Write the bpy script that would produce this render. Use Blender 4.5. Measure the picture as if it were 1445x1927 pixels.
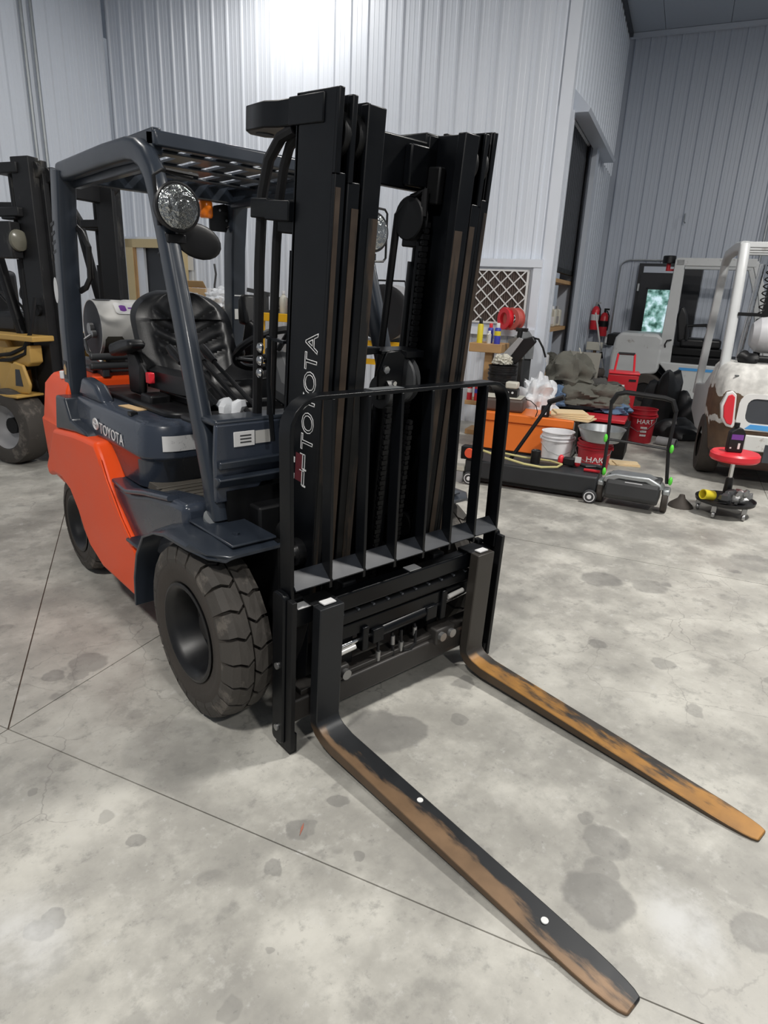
import bpy, bmesh, math, random
from mathutils import Vector, Matrix, Euler
random.seed(7)
for o in list(bpy.data.objects): bpy.data.objects.remove(o)
S = bpy.context.scene
COL = S.collection
PI = math.pi
V = Vector

# ---------------------------------------------------------------- camera
cam = bpy.data.cameras.new('camera'); cam_o = bpy.data.objects.new('camera', cam); COL.objects.link(cam_o)
def cam_axes(pitch, yaw, roll):
    fwd = V((math.sin(yaw)*math.cos(pitch), math.cos(yaw)*math.cos(pitch), -math.sin(pitch)))
    right = V((math.cos(yaw), -math.sin(yaw), 0)); up = right.cross(fwd)
    return right*math.cos(roll)+up*math.sin(roll), -right*math.sin(roll)+up*math.cos(roll), fwd
CAMPOS = (1.5591, 1.5444, 1.5373); CAMPITCH, CAMYAW, CAMROLL, CAMF = 0.3240, 3.8767, 0.0439, 1210.25
r_, u_, f_ = cam_axes(CAMPITCH, CAMYAW, CAMROLL)
m = Matrix.Identity(4)
for i in range(3):
    m[i][0] = r_[i]; m[i][1] = u_[i]; m[i][2] = -f_[i]
m[0][3], m[1][3], m[2][3] = CAMPOS
cam_o.matrix_world = m
cam.sensor_fit = 'VERTICAL'; cam.sensor_height = 36.0; cam.lens = CAMF/1927*36.0
cam.clip_start = 0.05; cam.clip_end = 100
S.camera = cam_o
S.view_settings.view_transform = 'Standard'; S.view_settings.look = 'None'
S.view_settings.gamma = 1.0; S.view_settings.use_curve_mapping = False
S.view_settings.exposure = 0.32

# ---------------------------------------------------------------- room frame: x = along the back wall, y = depth
AR = math.radians(24.5)
E1 = V((-math.sin(AR), math.cos(AR), 0)); E2 = V((-math.cos(AR), -math.sin(AR), 0))
R0 = PI/2 + AR
def rm(s, t, z=0.0): return E1*s + E2*t + V((0, 0, z))
WT, WT2, WS, LS, CEIL = 6.2, 10.6, -0.8, -7.5, 5.65

# ---------------------------------------------------------------- world and lamps
w = bpy.data.worlds.new('world'); S.world = w; w.use_nodes = True
bg = w.node_tree.nodes['Background']; bg.inputs[0].default_value = (0.80, 0.88, 1.0, 1); bg.inputs[1].default_value = 0.17
def lamp(name, s, t, z, power, size=0.6, col=(1.0, 0.97, 0.92), spread=180):
    l = bpy.data.lights.new(name, 'AREA'); l.shape = 'DISK'; l.size = size; l.energy = power; l.color = col
    l.spread = math.radians(spread)
    o = bpy.data.objects.new(name, l); COL.objects.link(o); o.location = rm(s, t, z)
    return o
for i, (s, t, p) in enumerate(((-4.15, 5.25, 42), (-3.4, 0.8, 40), (2.6, 2.4, 240), (-0.4, -3.6, 185), (4.5, -3.6, 140), (5.0, 7.4, 75))):
    lamp('high_bay_lamp', s, t, 5.45, p)

# ---------------------------------------------------------------- helpers
class MB:
    def __init__(self, xf=None): self.v = []; self.f = []; self.xf = xf
    def add(self, vs, fs):
        n = len(self.v); self.v += [V(p) for p in vs]; self.f += [tuple(i+n for i in q) for q in fs]; return self
    def box(self, c, s, rot=None):
        h = [x/2 for x in s]; M3 = Euler([math.radians(a) for a in rot]).to_matrix() if rot else None
        vs = []
        for dx in (-1, 1):
            for dy in (-1, 1):
                for dz in (-1, 1):
                    p = V((dx*h[0], dy*h[1], dz*h[2]))
                    if M3: p = M3 @ p
                    vs.append(p+V(c))
        return self.add(vs, [(0, 1, 3, 2), (4, 6, 7, 5), (0, 4, 5, 1), (2, 3, 7, 6), (0, 2, 6, 4), (1, 5, 7, 3)])
    def bx(self, x0, x1, y0, y1, z0, z1): return self.box(((x0+x1)/2, (y0+y1)/2, (z0+z1)/2), (abs(x1-x0), abs(y1-y0), abs(z1-z0)))
    def bar(self, a, b, w, h, up=(0, 0, 1)):
        a = V(a); b = V(b); d = (b-a).normalized(); sd = d.cross(V(up))
        if sd.length < 1e-4: sd = d.cross(V((1, 0, 0)))
        sd.normalize(); n = sd.cross(d)
        vs = [p+sd*(i*w/2)+n*(j*h/2) for p in (a, b) for i, j in ((-1, -1), (1, -1), (1, 1), (-1, 1))]
        return self.add(vs, [(0, 1, 2, 3), (7, 6, 5, 4), (0, 4, 5, 1), (1, 5, 6, 2), (2, 6, 7, 3), (3, 7, 4, 0)])
    def cyl(self, a, b, r, r2=None, n=16):
        a = V(a); b = V(b); r2 = r if r2 is None else r2
        d = (b-a).normalized(); sd = d.orthogonal().normalized(); t = d.cross(sd)
        vs = []
        for p, q in ((a, r), (b, r2)):
            for i in range(n):
                an = 2*PI*i/n; vs.append(p+(sd*math.cos(an)+t*math.sin(an))*q)
        fs = [(i, (i+1) % n, n+(i+1) % n, n+i) for i in range(n)]+[tuple(range(n))[::-1], tuple(range(n, 2*n))]
        return self.add(vs, fs)
    def tube(self, pts, r, n=8, closed=False):
        pts = [V(p) for p in pts]; N = len(pts); rr = r if isinstance(r, (list, tuple)) else [r]*N
        tg = [((pts[(i+1) % N]-pts[i-1]) if closed else (pts[min(i+1, N-1)]-pts[max(i-1, 0)])).normalized() for i in range(N)]
        sd = tg[0].orthogonal().normalized(); vs = []
        for i in range(N):
            sd = (sd-tg[i]*sd.dot(tg[i])); sd = sd.normalized() if sd.length > 1e-6 else tg[i].orthogonal().normalized()
            t = tg[i].cross(sd)
            for k in range(n):
                an = 2*PI*k/n; vs.append(pts[i]+(sd*math.cos(an)+t*math.sin(an))*rr[i])
        fs = []
        for i in range(N if closed else N-1):
            j = (i+1) % N
            for k in range(n): fs.append((i*n+k, i*n+(k+1) % n, j*n+(k+1) % n, j*n+k))
        if not closed: fs += [tuple(range(n))[::-1], tuple(range((N-1)*n, N*n))]
        return self.add(vs, fs)
    def sweep(self, pts, side, dims, rnd=0.0):
        # rectangular (optionally rounded) section swept along a planar path; side = fixed axis
        pts = [V(p) for p in pts]; N = len(pts); sd = V(side).normalized(); vs = []
        if rnd <= 0: base = [(-.5, -.5, 0, 0), (.5, -.5, 0, 0), (.5, .5, 0, 0), (-.5, .5, 0, 0)]
        else:
            base = []
            for cx, cy, a0 in ((.5, .5, 0), (-.5, .5, 90), (-.5, -.5, 180), (.5, -.5, 270)):
                for k in range(4):
                    an = math.radians(a0+30*k); base.append((cx, cy, math.cos(an)-math.copysign(1, cx), math.sin(an)-math.copysign(1, cy)))
        n = len(base)
        for i in range(N):
            t = (pts[min(i+1, N-1)]-pts[max(i-1, 0)]).normalized(); nn = t.cross(sd).normalized()
            w, h = dims[i] if isinstance(dims, list) else dims
            for bx_, by_, ox, oy in base: vs.append(pts[i]+sd*(bx_*w+ox*rnd)+nn*(by_*h+oy*rnd))
        fs = [(i*n+k, i*n+(k+1) % n, (i+1)*n+(k+1) % n, (i+1)*n+k) for i in range(N-1) for k in range(n)]
        fs += [tuple(range(n))[::-1], tuple(range((N-1)*n, N*n))]
        return self.add(vs, fs)
    def prism(self, poly, axis, a, b):
        def mk(p, h):
            return {'x': V((h, p[0], p[1])), 'y': V((p[0], h, p[1])), 'z': V((p[0], p[1], h))}[axis]
        n = len(poly); vs = [mk(p, a) for p in poly]+[mk(p, b) for p in poly]
        return self.add(vs, [(i, (i+1) % n, n+(i+1) % n, n+i) for i in range(n)]+[tuple(range(n))[::-1], tuple(range(n, 2*n))])
    def lathe(self, prof, c=(0, 0, 0), axis='z', n=24, caps=True):
        c = V(c); vs = []
        for r, h in prof:
            for k in range(n):
                an = 2*PI*k/n; p, q = r*math.cos(an), r*math.sin(an)
                vs.append(c+{'z': V((p, q, h)), 'x': V((h, p, q)), 'y': V((p, h, q))}[axis])
        N = len(prof); fs = [(i*n+k, i*n+(k+1) % n, (i+1)*n+(k+1) % n, (i+1)*n+k) for i in range(N-1) for k in range(n)]
        if caps: fs += [tuple(range(n))[::-1], tuple(range((N-1)*n, N*n))]
        return self.add(vs, fs)
    def ell(self, c, r, nu=12, nv=8):
        prof = [(math.sin(PI*i/nv), -math.cos(PI*i/nv)) for i in range(nv+1)]
        prof[0] = (.001, -1); prof[-1] = (.001, 1)
        k = len(self.v); self.lathe(prof, n=nu)
        for i in range(k, len(self.v)):
            p = self.v[i]; self.v[i] = V((p.x*r[0], p.y*r[1], p.z*r[2]))+V(c)
        return self
    def lump(self, c, r, amp=.2, nu=18, nv=10, seed=0, flat=True):
        k = len(self.v); self.ell((0, 0, 0), (1, 1, 1), nu, nv)
        rnd = random.Random(seed); ph = [(rnd.uniform(-1, 1), rnd.uniform(-1, 1), rnd.uniform(-1, 1), rnd.uniform(0, 6), rnd.uniform(2, 6)) for _ in range(7)]
        for i in range(k, len(self.v)):
            p = self.v[i]; d = 1+amp*sum(math.sin((p.x*a+p.y*b+p.z*e)*f+g) for a, b, e, g, f in ph)/2.2
            q = V((p.x*r[0]*d, p.y*r[1]*d, p.z*r[2]*d))
            if flat and q.z < -r[2]*.55: q.z = -r[2]*.55
            self.v[i] = q+V(c)
        return self
    def crumple(self, c, r, seed=0, sharp=False, amp=.45, fr=2.2):
        # draped cloth or plastic film: a heap with ridged folds, flat underneath
        from mathutils import noise
        k = len(self.v); self.ell((0, 0, 0), (1, 1, 1), 56, 30); off = V((seed*3.7, seed*1.9, seed*5.3))
        for i in range(k, len(self.v)):
            p = self.v[i]; q = p*fr+off
            w = noise.noise_vector(q*.7)*.5
            if sharp:
                d = noise.voronoi(q*1.15+w)[0]; f = (d[1]-d[0])*amp-.25*amp
            else:
                f = (1-abs(noise.noise(q+w))*2.6)*amp*.55+(1-abs(noise.noise(q*1.9+w*2))*2)*amp*.12-.28*amp
            d_ = 1+f
            z = p.z*r[2]*d_
            z = max(z, -r[2]*.55)
            s_ = 1+.12*(p.z < -.3)
            self.v[i] = V((p.x*r[0]*d_*s_, p.y*r[1]*d_*s_, z))+V(c)
        return self
    def build(self, name, mat, parent=None, bevel=0.0, seg=2, smooth=True):
        me = bpy.data.meshes.new(name)
        vs = [self.xf @ p for p in self.v] if self.xf else self.v
        bm = bmesh.new(); bv = [bm.verts.new(p) for p in vs]
        for q in self.f:
            try: bm.faces.new([bv[i] for i in q])
            except ValueError: pass
        bmesh.ops.recalc_face_normals(bm, faces=bm.faces)
        bm.to_mesh(me); bm.free()
        if smooth:
            me.polygons.foreach_set('use_smooth', [True]*len(me.polygons)); me.set_sharp_from_angle(angle=math.radians(35))
        me.materials.append(mat)
        o = bpy.data.objects.new(name, me); COL.objects.link(o)
        if parent: o.parent = parent
        if bevel > 0:
            b = o.modifiers.new('bevel', 'BEVEL'); b.width = bevel; b.segments = seg; b.limit_method = 'ANGLE'; b.angle_limit = math.radians(40)
        return o
def tag(o, label, cat, group=None, kind=None):
    o['label'] = label; o['category'] = cat
    if group: o['group'] = group
    if kind: o['kind'] = kind
    return o
def thing(name, label, cat, loc=(0, 0, 0), rz=0.0, group=None):
    o = bpy.data.objects.new(name, None); COL.objects.link(o); o.location = loc; o.rotation_euler = (0, 0, rz)
    o.empty_display_size = .1
    return tag(o, label, cat, group)
def place(o, loc, rz=0.0): o.location = loc; o.rotation_euler = (0, 0, rz); return o
def struct(o): o['kind'] = 'structure'; return o
def arc(cx, cy, r, a0, a1, n):
    return [(cx+r*math.cos(math.radians(a0+(a1-a0)*i/n)), cy+r*math.sin(math.radians(a0+(a1-a0)*i/n))) for i in range(n+1)]
def rrect(x0, x1, y0, y1, r, n=4):
    return arc(x1-r, y1-r, r, 0, 90, n)+arc(x0+r, y1-r, r, 90, 180, n)+arc(x0+r, y0+r, r, 180, 270, n)+arc(x1-r, y0+r, r, 270, 360, n)
def text(name, body, mat, parent, M, size, outline=0.0, depth=0.0008, align='LEFT'):
    c = bpy.data.curves.new(name, 'FONT'); c.body = body; c.size = size; c.align_x = align
    if outline > 0: c.fill_mode = 'NONE'; c.bevel_depth = outline; c.bevel_resolution = 0; c.resolution_u = 3
    else: c.extrude = depth; c.resolution_u = 3
    o = bpy.data.objects.new(name+'_tmp', c); COL.objects.link(o)
    dg = bpy.context.evaluated_depsgraph_get(); me = bpy.data.meshes.new_from_object(o.evaluated_get(dg))
    bpy.data.objects.remove(o)
    me.transform(M); me.materials.clear(); me.materials.append(mat); me.name = name
    n = bpy.data.objects.new(name, me); COL.objects.link(n); n.parent = parent
    return n
def frame(origin, xdir, ydir):
    x = V(xdir).normalized(); y = V(ydir).normalized(); z = x.cross(y)
    M4 = Matrix.Identity(4)
    for i in range(3): M4[i][0] = x[i]; M4[i][1] = y[i]; M4[i][2] = z[i]; M4[i][3] = origin[i]
    return M4

# ---------------------------------------------------------------- materials
def nn(nt, t, **kw):
    n = nt.nodes.new(t)
    for k, v in kw.items(): setattr(n, k, v)
    return n
def pm(name, col, rough=.5, metal=0.0, var=.08, scale=6.0, bump=0.0, bscale=60.0, wear=None, coat=0.0, spec=.5, rvar=.1):
    m = bpy.data.materials.new(name); m.use_nodes = True; nt = m.node_tree; L = nt.links.new
    b = nt.nodes['Principled BSDF']; tc = nn(nt, 'ShaderNodeTexCoord')
    b.inputs['Roughness'].default_value = rough; b.inputs['Metallic'].default_value = metal
    b.inputs['Specular IOR Level'].default_value = spec; b.inputs['Coat Weight'].default_value = coat; b.inputs['Coat Roughness'].default_value = .08
    n1 = nn(nt, 'ShaderNodeTexNoise'); n1.inputs['Scale'].default_value = scale; n1.inputs['Detail'].default_value = 6
    L(tc.outputs['Object'], n1.inputs['Vector'])
    mx = nn(nt, 'ShaderNodeMix', data_type='RGBA')
    mx.inputs[6].default_value = (*[c*(1-var) for c in col], 1); mx.inputs[7].default_value = (*[min(1, c*(1+var)) for c in col], 1)
    L(n1.outputs['Fac'], mx.inputs[0]); out = mx.outputs[2]
    mr = nn(nt, 'ShaderNodeMapRange'); mr.inputs[3].default_value = max(0.02, rough-rvar); mr.inputs[4].default_value = min(1, rough+rvar)
    L(n1.outputs['Fac'], mr.inputs[0]); L(mr.outputs[0], b.inputs['Roughness'])
    if wear:  # (colour, threshold, scale)
        n2 = nn(nt, 'ShaderNodeTexNoise'); n2.inputs['Scale'].default_value = wear[2]; n2.inputs['Detail'].default_value = 9; n2.inputs['Roughness'].default_value = .65
        mp = nn(nt, 'ShaderNodeMapping')
        mp.inputs['Scale'].default_value = wear[3] if len(wear) > 3 else (1, 1, 1)
        L(tc.outputs['Object'], mp.inputs['Vector']); L(mp.outputs[0], n2.inputs['Vector'])
        r = nn(nt, 'ShaderNodeMapRange'); r.inputs[1].default_value = wear[1]; r.inputs[2].default_value = wear[1]+.07
        L(n2.outputs['Fac'], r.inputs[0])
        m2 = nn(nt, 'ShaderNodeMix', data_type='RGBA'); L(r.outputs[0], m2.inputs[0]); L(out, m2.inputs[6]); m2.inputs[7].default_value = (*wear[0], 1); out = m2.outputs[2]
    L(out, b.inputs['Base Color'])
    if bump > 0:
        n3 = nn(nt, 'ShaderNodeTexNoise'); n3.inputs['Scale'].default_value = bscale; n3.inputs['Detail'].default_value = 4
        L(tc.outputs['Object'], n3.inputs['Vector']); bp = nn(nt, 'ShaderNodeBump'); bp.inputs['Strength'].default_value = bump; bp.inputs['Distance'].default_value = .01
        L(n3.outputs['Fac'], bp.inputs['Height']); L(bp.outputs[0], b.inputs['Normal'])
    return m
def emit(name, col, st):
    m = bpy.data.materials.new(name); m.use_nodes = True; b = m.node_tree.nodes['Principled BSDF']
    b.inputs['Base Color'].default_value = (*col, 1); b.inputs['Emission Color'].default_value = (*col, 1); b.inputs['Emission Strength'].default_value = st
    return m
def glass(name, col=(1, 1, 1), rough=.03):
    m = bpy.data.materials.new(name); m.use_nodes = True; b = m.node_tree.nodes['Principled BSDF']
    b.inputs['Base Color'].default_value = (*col, 1); b.inputs['Transmission Weight'].default_value = 1; b.inputs['Roughness'].default_value = rough; b.inputs['IOR'].default_value = 1.45
    return m
MT = {}
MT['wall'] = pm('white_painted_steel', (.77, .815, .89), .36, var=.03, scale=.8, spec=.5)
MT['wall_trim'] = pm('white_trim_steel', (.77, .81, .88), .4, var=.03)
MT['wallgrey'] = pm('dimmed_grey_steel', (.51, .55, .62), .42, var=.03, scale=.7)  # dim light on the far wall put into a greyer base; trims share it
MT['ceil'] = pm('ceiling_steel', (.36, .40, .46), .5, var=.03)
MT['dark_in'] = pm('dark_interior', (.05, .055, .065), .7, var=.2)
MT['blackp'] = pm('black_mast_paint', (.0028, .0034, .0046), .34, var=.3, scale=9, wear=((.06, .05, .042), .69, 5, (1, 1, .25)), rvar=.12, spec=.24)
MT['blackd'] = pm('black_steel_dull', (.0045, .0048, .0056), .5, var=.3, scale=14, wear=((.08, .075, .065), .70, 10), rvar=.15, spec=.28)
MT['mastgrey'] = pm('scuffed_black_steel', (.014, .0145, .016), .5, var=.4, scale=10, wear=((.07, .068, .062), .60, 6, (1, 1, .3)), spec=.35)
MT['blackrub'] = pm('black_rubber_hose', (.007, .007, .008), .5, var=.2, spec=.35)
MT['railrust'] = pm('worn_rail_flange', (.052, .035, .024), .5, metal=.25, var=.6, scale=12, wear=((.006, .0065, .007), .50, 6, (1.5, 1.5, .16)))
MT['barrust'] = pm('worn_carriage_bar', (.032, .029, .027), .5, metal=.2, var=.4, scale=10, wear=((.09, .06, .045), .60, 8, (.3, 1, 2)))
MT['grey'] = pm('blue_grey_truck_paint', (.034, .043, .062), .28, var=.10, coat=.3, scale=5)
MT['grey2'] = pm('blue_grey_steel_paint', (.022, .0285, .040), .32, var=.12, scale=8, coat=.15)
MT['orange'] = pm('orange_truck_paint', (.90, .088, .014), .36, var=.05, coat=.05, scale=4, spec=.25)
MT['rubber'] = pm('tyre_rubber', (.055, .049, .043), .75, var=.25, scale=12, bump=.15, bscale=90, wear=((.125, .11, .095), .56, 7))
MT['rubdark'] = pm('tyre_sidewall', (.046, .038, .032), .72, var=.3, scale=9, bump=.1)
MT['rim'] = pm('black_wheel_rim', (.005, .005, .006), .42, var=.3, scale=10)
MT['vinyl'] = pm('black_seat_vinyl', (.009, .0095, .011), .40, var=.2, bump=.05, bscale=200)
MT['plas'] = pm('black_plastic', (.006, .006, .007), .42, var=.15)
MT['plasg'] = pm('dark_grey_plastic', (.05, .052, .055), .45, var=.1)
MT['chrome'] = pm('bright_steel', (.72, .72, .72), .22, metal=1, var=.1)
MT['steel'] = pm('dull_steel', (.38, .38, .38), .4, metal=.9, var=.2)
MT['alu'] = pm('brushed_aluminium', (.74, .73, .70), .36, metal=.35, var=.12, scale=9)
MT['galv'] = pm('galvanised_steel', (.42, .44, .45), .38, metal=.8, var=.25, scale=14)
MT['white'] = pm('white_paint', (.75, .75, .74), .45, var=.05)
MT['sticker'] = pm('white_sticker', (.72, .72, .72), .4, var=.1, scale=20, wear=((.4, .4, .42), .62, 30))
MT['whiteplas'] = pm('white_plastic', (.82, .82, .84), .4, var=.04)
MT['red'] = pm('red_plastic', (.42, .018, .03), .38, var=.1)
MT['redpaint'] = pm('red_paint', (.52, .02, .03), .35, var=.12, wear=((.25, .02, .02), .66, 8))
MT['redbright'] = pm('bright_red_vinyl', (.72, .03, .045), .35, var=.06)
MT['amber'] = pm('amber_plastic', (.95, .22, .01), .25, var=.05)
MT['lens'] = pm('lamp_lens', (.42, .43, .42), .06, metal=.92, var=.5, scale=22, bump=1.0, bscale=38)
MT['green'] = pm('green_plastic', (.12, .72, .06), .35, var=.05)
MT['wood'] = pm('pale_wood', (.45, .27, .12), .6, var=.25, scale=6, wear=((.2, .11, .05), .66, 4, (1, 1, .2)))
MT['tan'] = pm('tan_door_frame', (.62, .50, .28), .5, var=.08)
MT['card'] = pm('cardboard', (.56, .38, .2), .8, var=.12)
MT['paper'] = pm('manila_paper', (.78, .60, .36), .75, var=.1)
MT['orangebox'] = pm('orange_tool_chest_paint', (.83, .19, .025), .42, var=.06)
MT['yellow'] = pm('yellow_machine_paint', (.55, .34, .09), .45, var=.12, wear=((.3, .17, .04), .66, 5))
MT['yellowb'] = pm('bright_yellow_paint', (.85, .46, .01), .42, var=.06)
MT['cloth'] = pm('grey_cloth', (.12, .118, .10), .9, var=.22, scale=5, bump=.15, bscale=60)
MT['clothd'] = pm('dark_grey_cloth', (.06, .058, .055), .9, var=.22, scale=5, bump=.15, bscale=60)
MT['denim'] = pm('blue_denim', (.10, .16, .26), .9, var=.3, scale=12)
MT['bag'] = pm('white_plastic_bag', (.75, .77, .80), .4, var=.08, bump=.5, bscale=14)
MT['rustwhite'] = pm('chipped_white_paint', (.66, .66, .64), .45, var=.06, wear=((.14, .075, .04), .56, 2.2))
MT['whitetruck'] = pm('dirty_white_paint', (.54, .555, .56), .42, var=.08, wear=((.30, .28, .27), .63, 5))
MT['rusty'] = pm('brown_rusted_filler', (.13, .075, .04), .6, var=.4, scale=8, wear=((.62, .61, .58), .63, 4))
MT['tankgrey'] = pm('grey_tank_paint', (.36, .36, .37), .4, var=.1)
MT['blue'] = pm('blue_decal', (.08, .35, .75), .4, var=.05)
MT['purple'] = pm('purple_label', (.18, .05, .32), .4, var=.1)
MT['canblue'] = pm('blue_can', (.05, .06, .4), .3, var=.1)
MT['canyellow'] = pm('yellow_can', (.75, .62, .04), .35, var=.1)
MT['hoseyel'] = pm('yellow_hose', (.55, .50, .22), .5, var=.1)
MT['print'] = pm('white_lettering', (.78, .78, .78), .5, var=.02)
MT['filterbrown'] = pm('soiled_filter_media', (.10, .075, .065), .9, var=.3, scale=20)
MT['cream'] = pm('cream_plastic', (.62, .60, .52), .5, var=.1)

# ================================================================ the setting
def floor_material():
    m = bpy.data.materials.new('stained_concrete'); m.use_nodes = True; nt = m.node_tree; L = nt.links.new
    b = nt.nodes['Principled BSDF']; tc = nn(nt, 'ShaderNodeTexCoord'); P = tc.outputs['Object']
    def noise(sc, det=6, rough=.55):
        n = nn(nt, 'ShaderNodeTexNoise'); n.inputs['Scale'].default_value = sc; n.inputs['Detail'].default_value = det; n.inputs['Roughness'].default_value = rough; L(P, n.inputs['Vector']); return n
    def mrange(x, a, c, lo=0, hi=1):
        r = nn(nt, 'ShaderNodeMapRange', interpolation_type='SMOOTHSTEP'); L(x, r.inputs[0])
        for i, q in enumerate((a, c, lo, hi)): r.inputs[i+1].default_value = q
        return r.outputs[0]
    def mix(f, a, c, blend='MIX'):
        x = nn(nt, 'ShaderNodeMix', data_type='RGBA', blend_type=blend)
        if isinstance(f, float): x.inputs[0].default_value = f
        else: L(f, x.inputs[0])
        for i, q in ((6, a), (7, c)):
            if isinstance(q, tuple): x.inputs[i].default_value = (*q, 1)
            else: L(q, x.inputs[i])
        return x.outputs[2]
    def math_(op, a, c=None):
        x = nn(nt, 'ShaderNodeMath', operation=op)
        for i, q in enumerate((a, c)):
            if q is None: continue
            if isinstance(q, (int, float)): x.inputs[i].default_value = q
            else: L(q, x.inputs[i])
        return x.outputs[0]
    big = noise(.55, 5); mid = noise(2.6, 8, .62); fine = noise(17, 8, .7); spk = noise(70, 3)
    col = mix(mrange(big.outputs['Fac'], .35, .65), (.315, .305, .277), (.42, .406, .368))
    col = mix(mrange(mid.outputs['Fac'], .42, .68), col, (.545, .53, .48))
    col = mix(mrange(mid.outputs['Fac'], .46, .30, 0, .6), col, (.235, .228, .212))
    col = mix(mrange(fine.outputs['Fac'], .54, .70, 0, .55), col, (.21, .205, .192))
    col = mix(mrange(fine.outputs['Fac'], .42, .30, 0, .5), col, (.56, .555, .535))
    col = mix(mrange(spk.outputs['Fac'], .66, .72, 0, .35), col, (.16, .155, .15))
    cr = nn(nt, 'ShaderNodeTexVoronoi', feature='DISTANCE_TO_EDGE'); cr.inputs['Scale'].default_value = 3.3
    dn = noise(5, 5); dv = nn(nt, 'ShaderNodeMix', data_type='RGBA'); dv.inputs[0].default_value = .12; L(P, dv.inputs[6]); L(dn.outputs['Color'], dv.inputs[7]); L(dv.outputs[2], cr.inputs['Vector'])
    cm_ = math_('MULTIPLY', mrange(cr.outputs['Distance'], .008, .002, 0, .45), mrange(big.outputs['Fac'], .5, .6))
    col = mix(cm_, col, (.17, .16, .15))
    m2 = noise(6.5, 10, .68); col = mix(mrange(m2.outputs['Fac'], .52, .66, 0, .55), col, (.255, .248, .228)); col = mix(mrange(m2.outputs['Fac'], .44, .32, 0, .5), col, (.56, .548, .505))
    # oil spots with shapes of their own
    wob = noise(7, 4); wv = nn(nt, 'ShaderNodeVectorMath', operation='SUBTRACT'); L(wob.outputs['Color'], wv.inputs[0]); wv.inputs[1].default_value = (.5, .5, .5)
    ws = nn(nt, 'ShaderNodeVectorMath', operation='SCALE'); L(wv.outputs[0], ws.inputs[0]); ws.inputs[3].default_value = .10
    wp = nn(nt, 'ShaderNodeVectorMath', operation='ADD'); L(P, wp.inputs[0]); L(ws.outputs[0], wp.inputs[1])
    spots = [(.19, .97, .095, .7), (.10, .92, .05, .5), (0, .88, .07, .55), (-.05, .80, .03, .5), (.20, .06, .13, .75), (.12, .12, .09, .7), (1.37, .12, .035, .8), (1.33, .11, .03, .7), (.83, .34, .028, .6),
             (.53, .24, .035, .6), (.69, .27, .045, .6), (.66, .29, .03, .5), (1.08, 0, .025, .6), (1.11, -.15, .03, .4), (.61, .45, .02, .6), (-1.05, .21, .05, .5), (-1.14, .51, .05, .5),
             (-.29, .04, .05, .6), (-.1, .2, .04, .5), (-1.76, -.18, .12, .6), (-1.9, .05, .1, .5), (-2.82, .29, .16, .4), (-.04, 1.3, .07, .6), (1.02, -1.04, .05, .6), (.87, -1.05, .08, .6), (.95, -.98, .04, .5),
             (.83, -.34, .16, .35), (.85, -.2, .12, .3), (.95, .52, .012, .5), (.35, .68, .05, .3), (-1.4, .9, .05, .5), (-.9, .75, .04, .5), (-2.2, .7, .1, .4), (1.1, .6, .03, .4), (1.25, -.4, .02, .5)]
    # wear traffic smear and long dark drips
    acc = None
    for (x, y, r, s) in spots:
        d = nn(nt, 'ShaderNodeVectorMath', operation='DISTANCE'); L(wp.outputs[0], d.inputs[0]); d.inputs[1].default_value = (x, y, 0)
        q = mrange(d.outputs['Value'], r*1.08, r*.86, 0, s*.75)
        acc = q if acc is None else math_('MAXIMUM', acc, q)
    sv = noise(3.2, 2); vor = nn(nt, 'ShaderNodeTexVoronoi', feature='F1'); vor.inputs['Scale'].default_value = 3.0; L(wp.outputs[0], vor.inputs['Vector'])
    small = math_('MULTIPLY', mrange(vor.outputs['Distance'], .13, .09, 0, .45), mrange(sv.outputs['Fac'], .5, .6))
    acc = math_('MAXIMUM', acc, small)
    col = mix(acc, col, (.125, .122, .118))
    for (x, y, r) in ((.05, 1.13, .11), (1.45, .12, .16), (.12, 1.2, .1)):
        d = nn(nt, 'ShaderNodeVectorMath', operation='DISTANCE'); L(wp.outputs[0], d.inputs[0]); d.inputs[1].default_value = (x, y, 0)
        pale = math_('MULTIPLY', mrange(d.outputs['Value'], r*1.2, r*.3, 0, .8), mrange(mid.outputs['Fac'], .38, .62))
        col = mix(pale, col, (.60, .60, .59))
    L(col, b.inputs['Base Color'])
    rg = mrange(mid.outputs['Fac'], .3, .7, .34, .58); L(rg, b.inputs['Roughness'])
    bp = nn(nt, 'ShaderNodeBump'); bp.inputs['Strength'].default_value = .12; bp.inputs['Distance'].default_value = .004; L(fine.outputs['Fac'], bp.inputs['Height']); L(bp.outputs[0], b.inputs['Normal'])
    return m
MT['floor'] = floor_material()
MT['joint'] = pm('joint_filler', (.10, .075, .06), .9, var=.3)
fb = MB(); fb.add([rm(-9.5, -5.5, -.005), rm(8, -5.5, -.005), rm(8, 11.2, -.005), rm(-9.5, 11.2, -.005)], [(0, 1, 2, 3)])
fb.add([p-V((0, 0, .12)) for p in fb.v[:4]], [(3, 2, 1, 0)])
floor = struct(fb.build('floor', MT['joint'], smooth=False))
g = .0021
sc = [-9.5, -7.02, -4.12, -1.22, 1.68, 4.58, 8]; tcut = [-5.5, -3.7, -.81, 2.09, 4.98, 7.9, 11.2]
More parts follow.
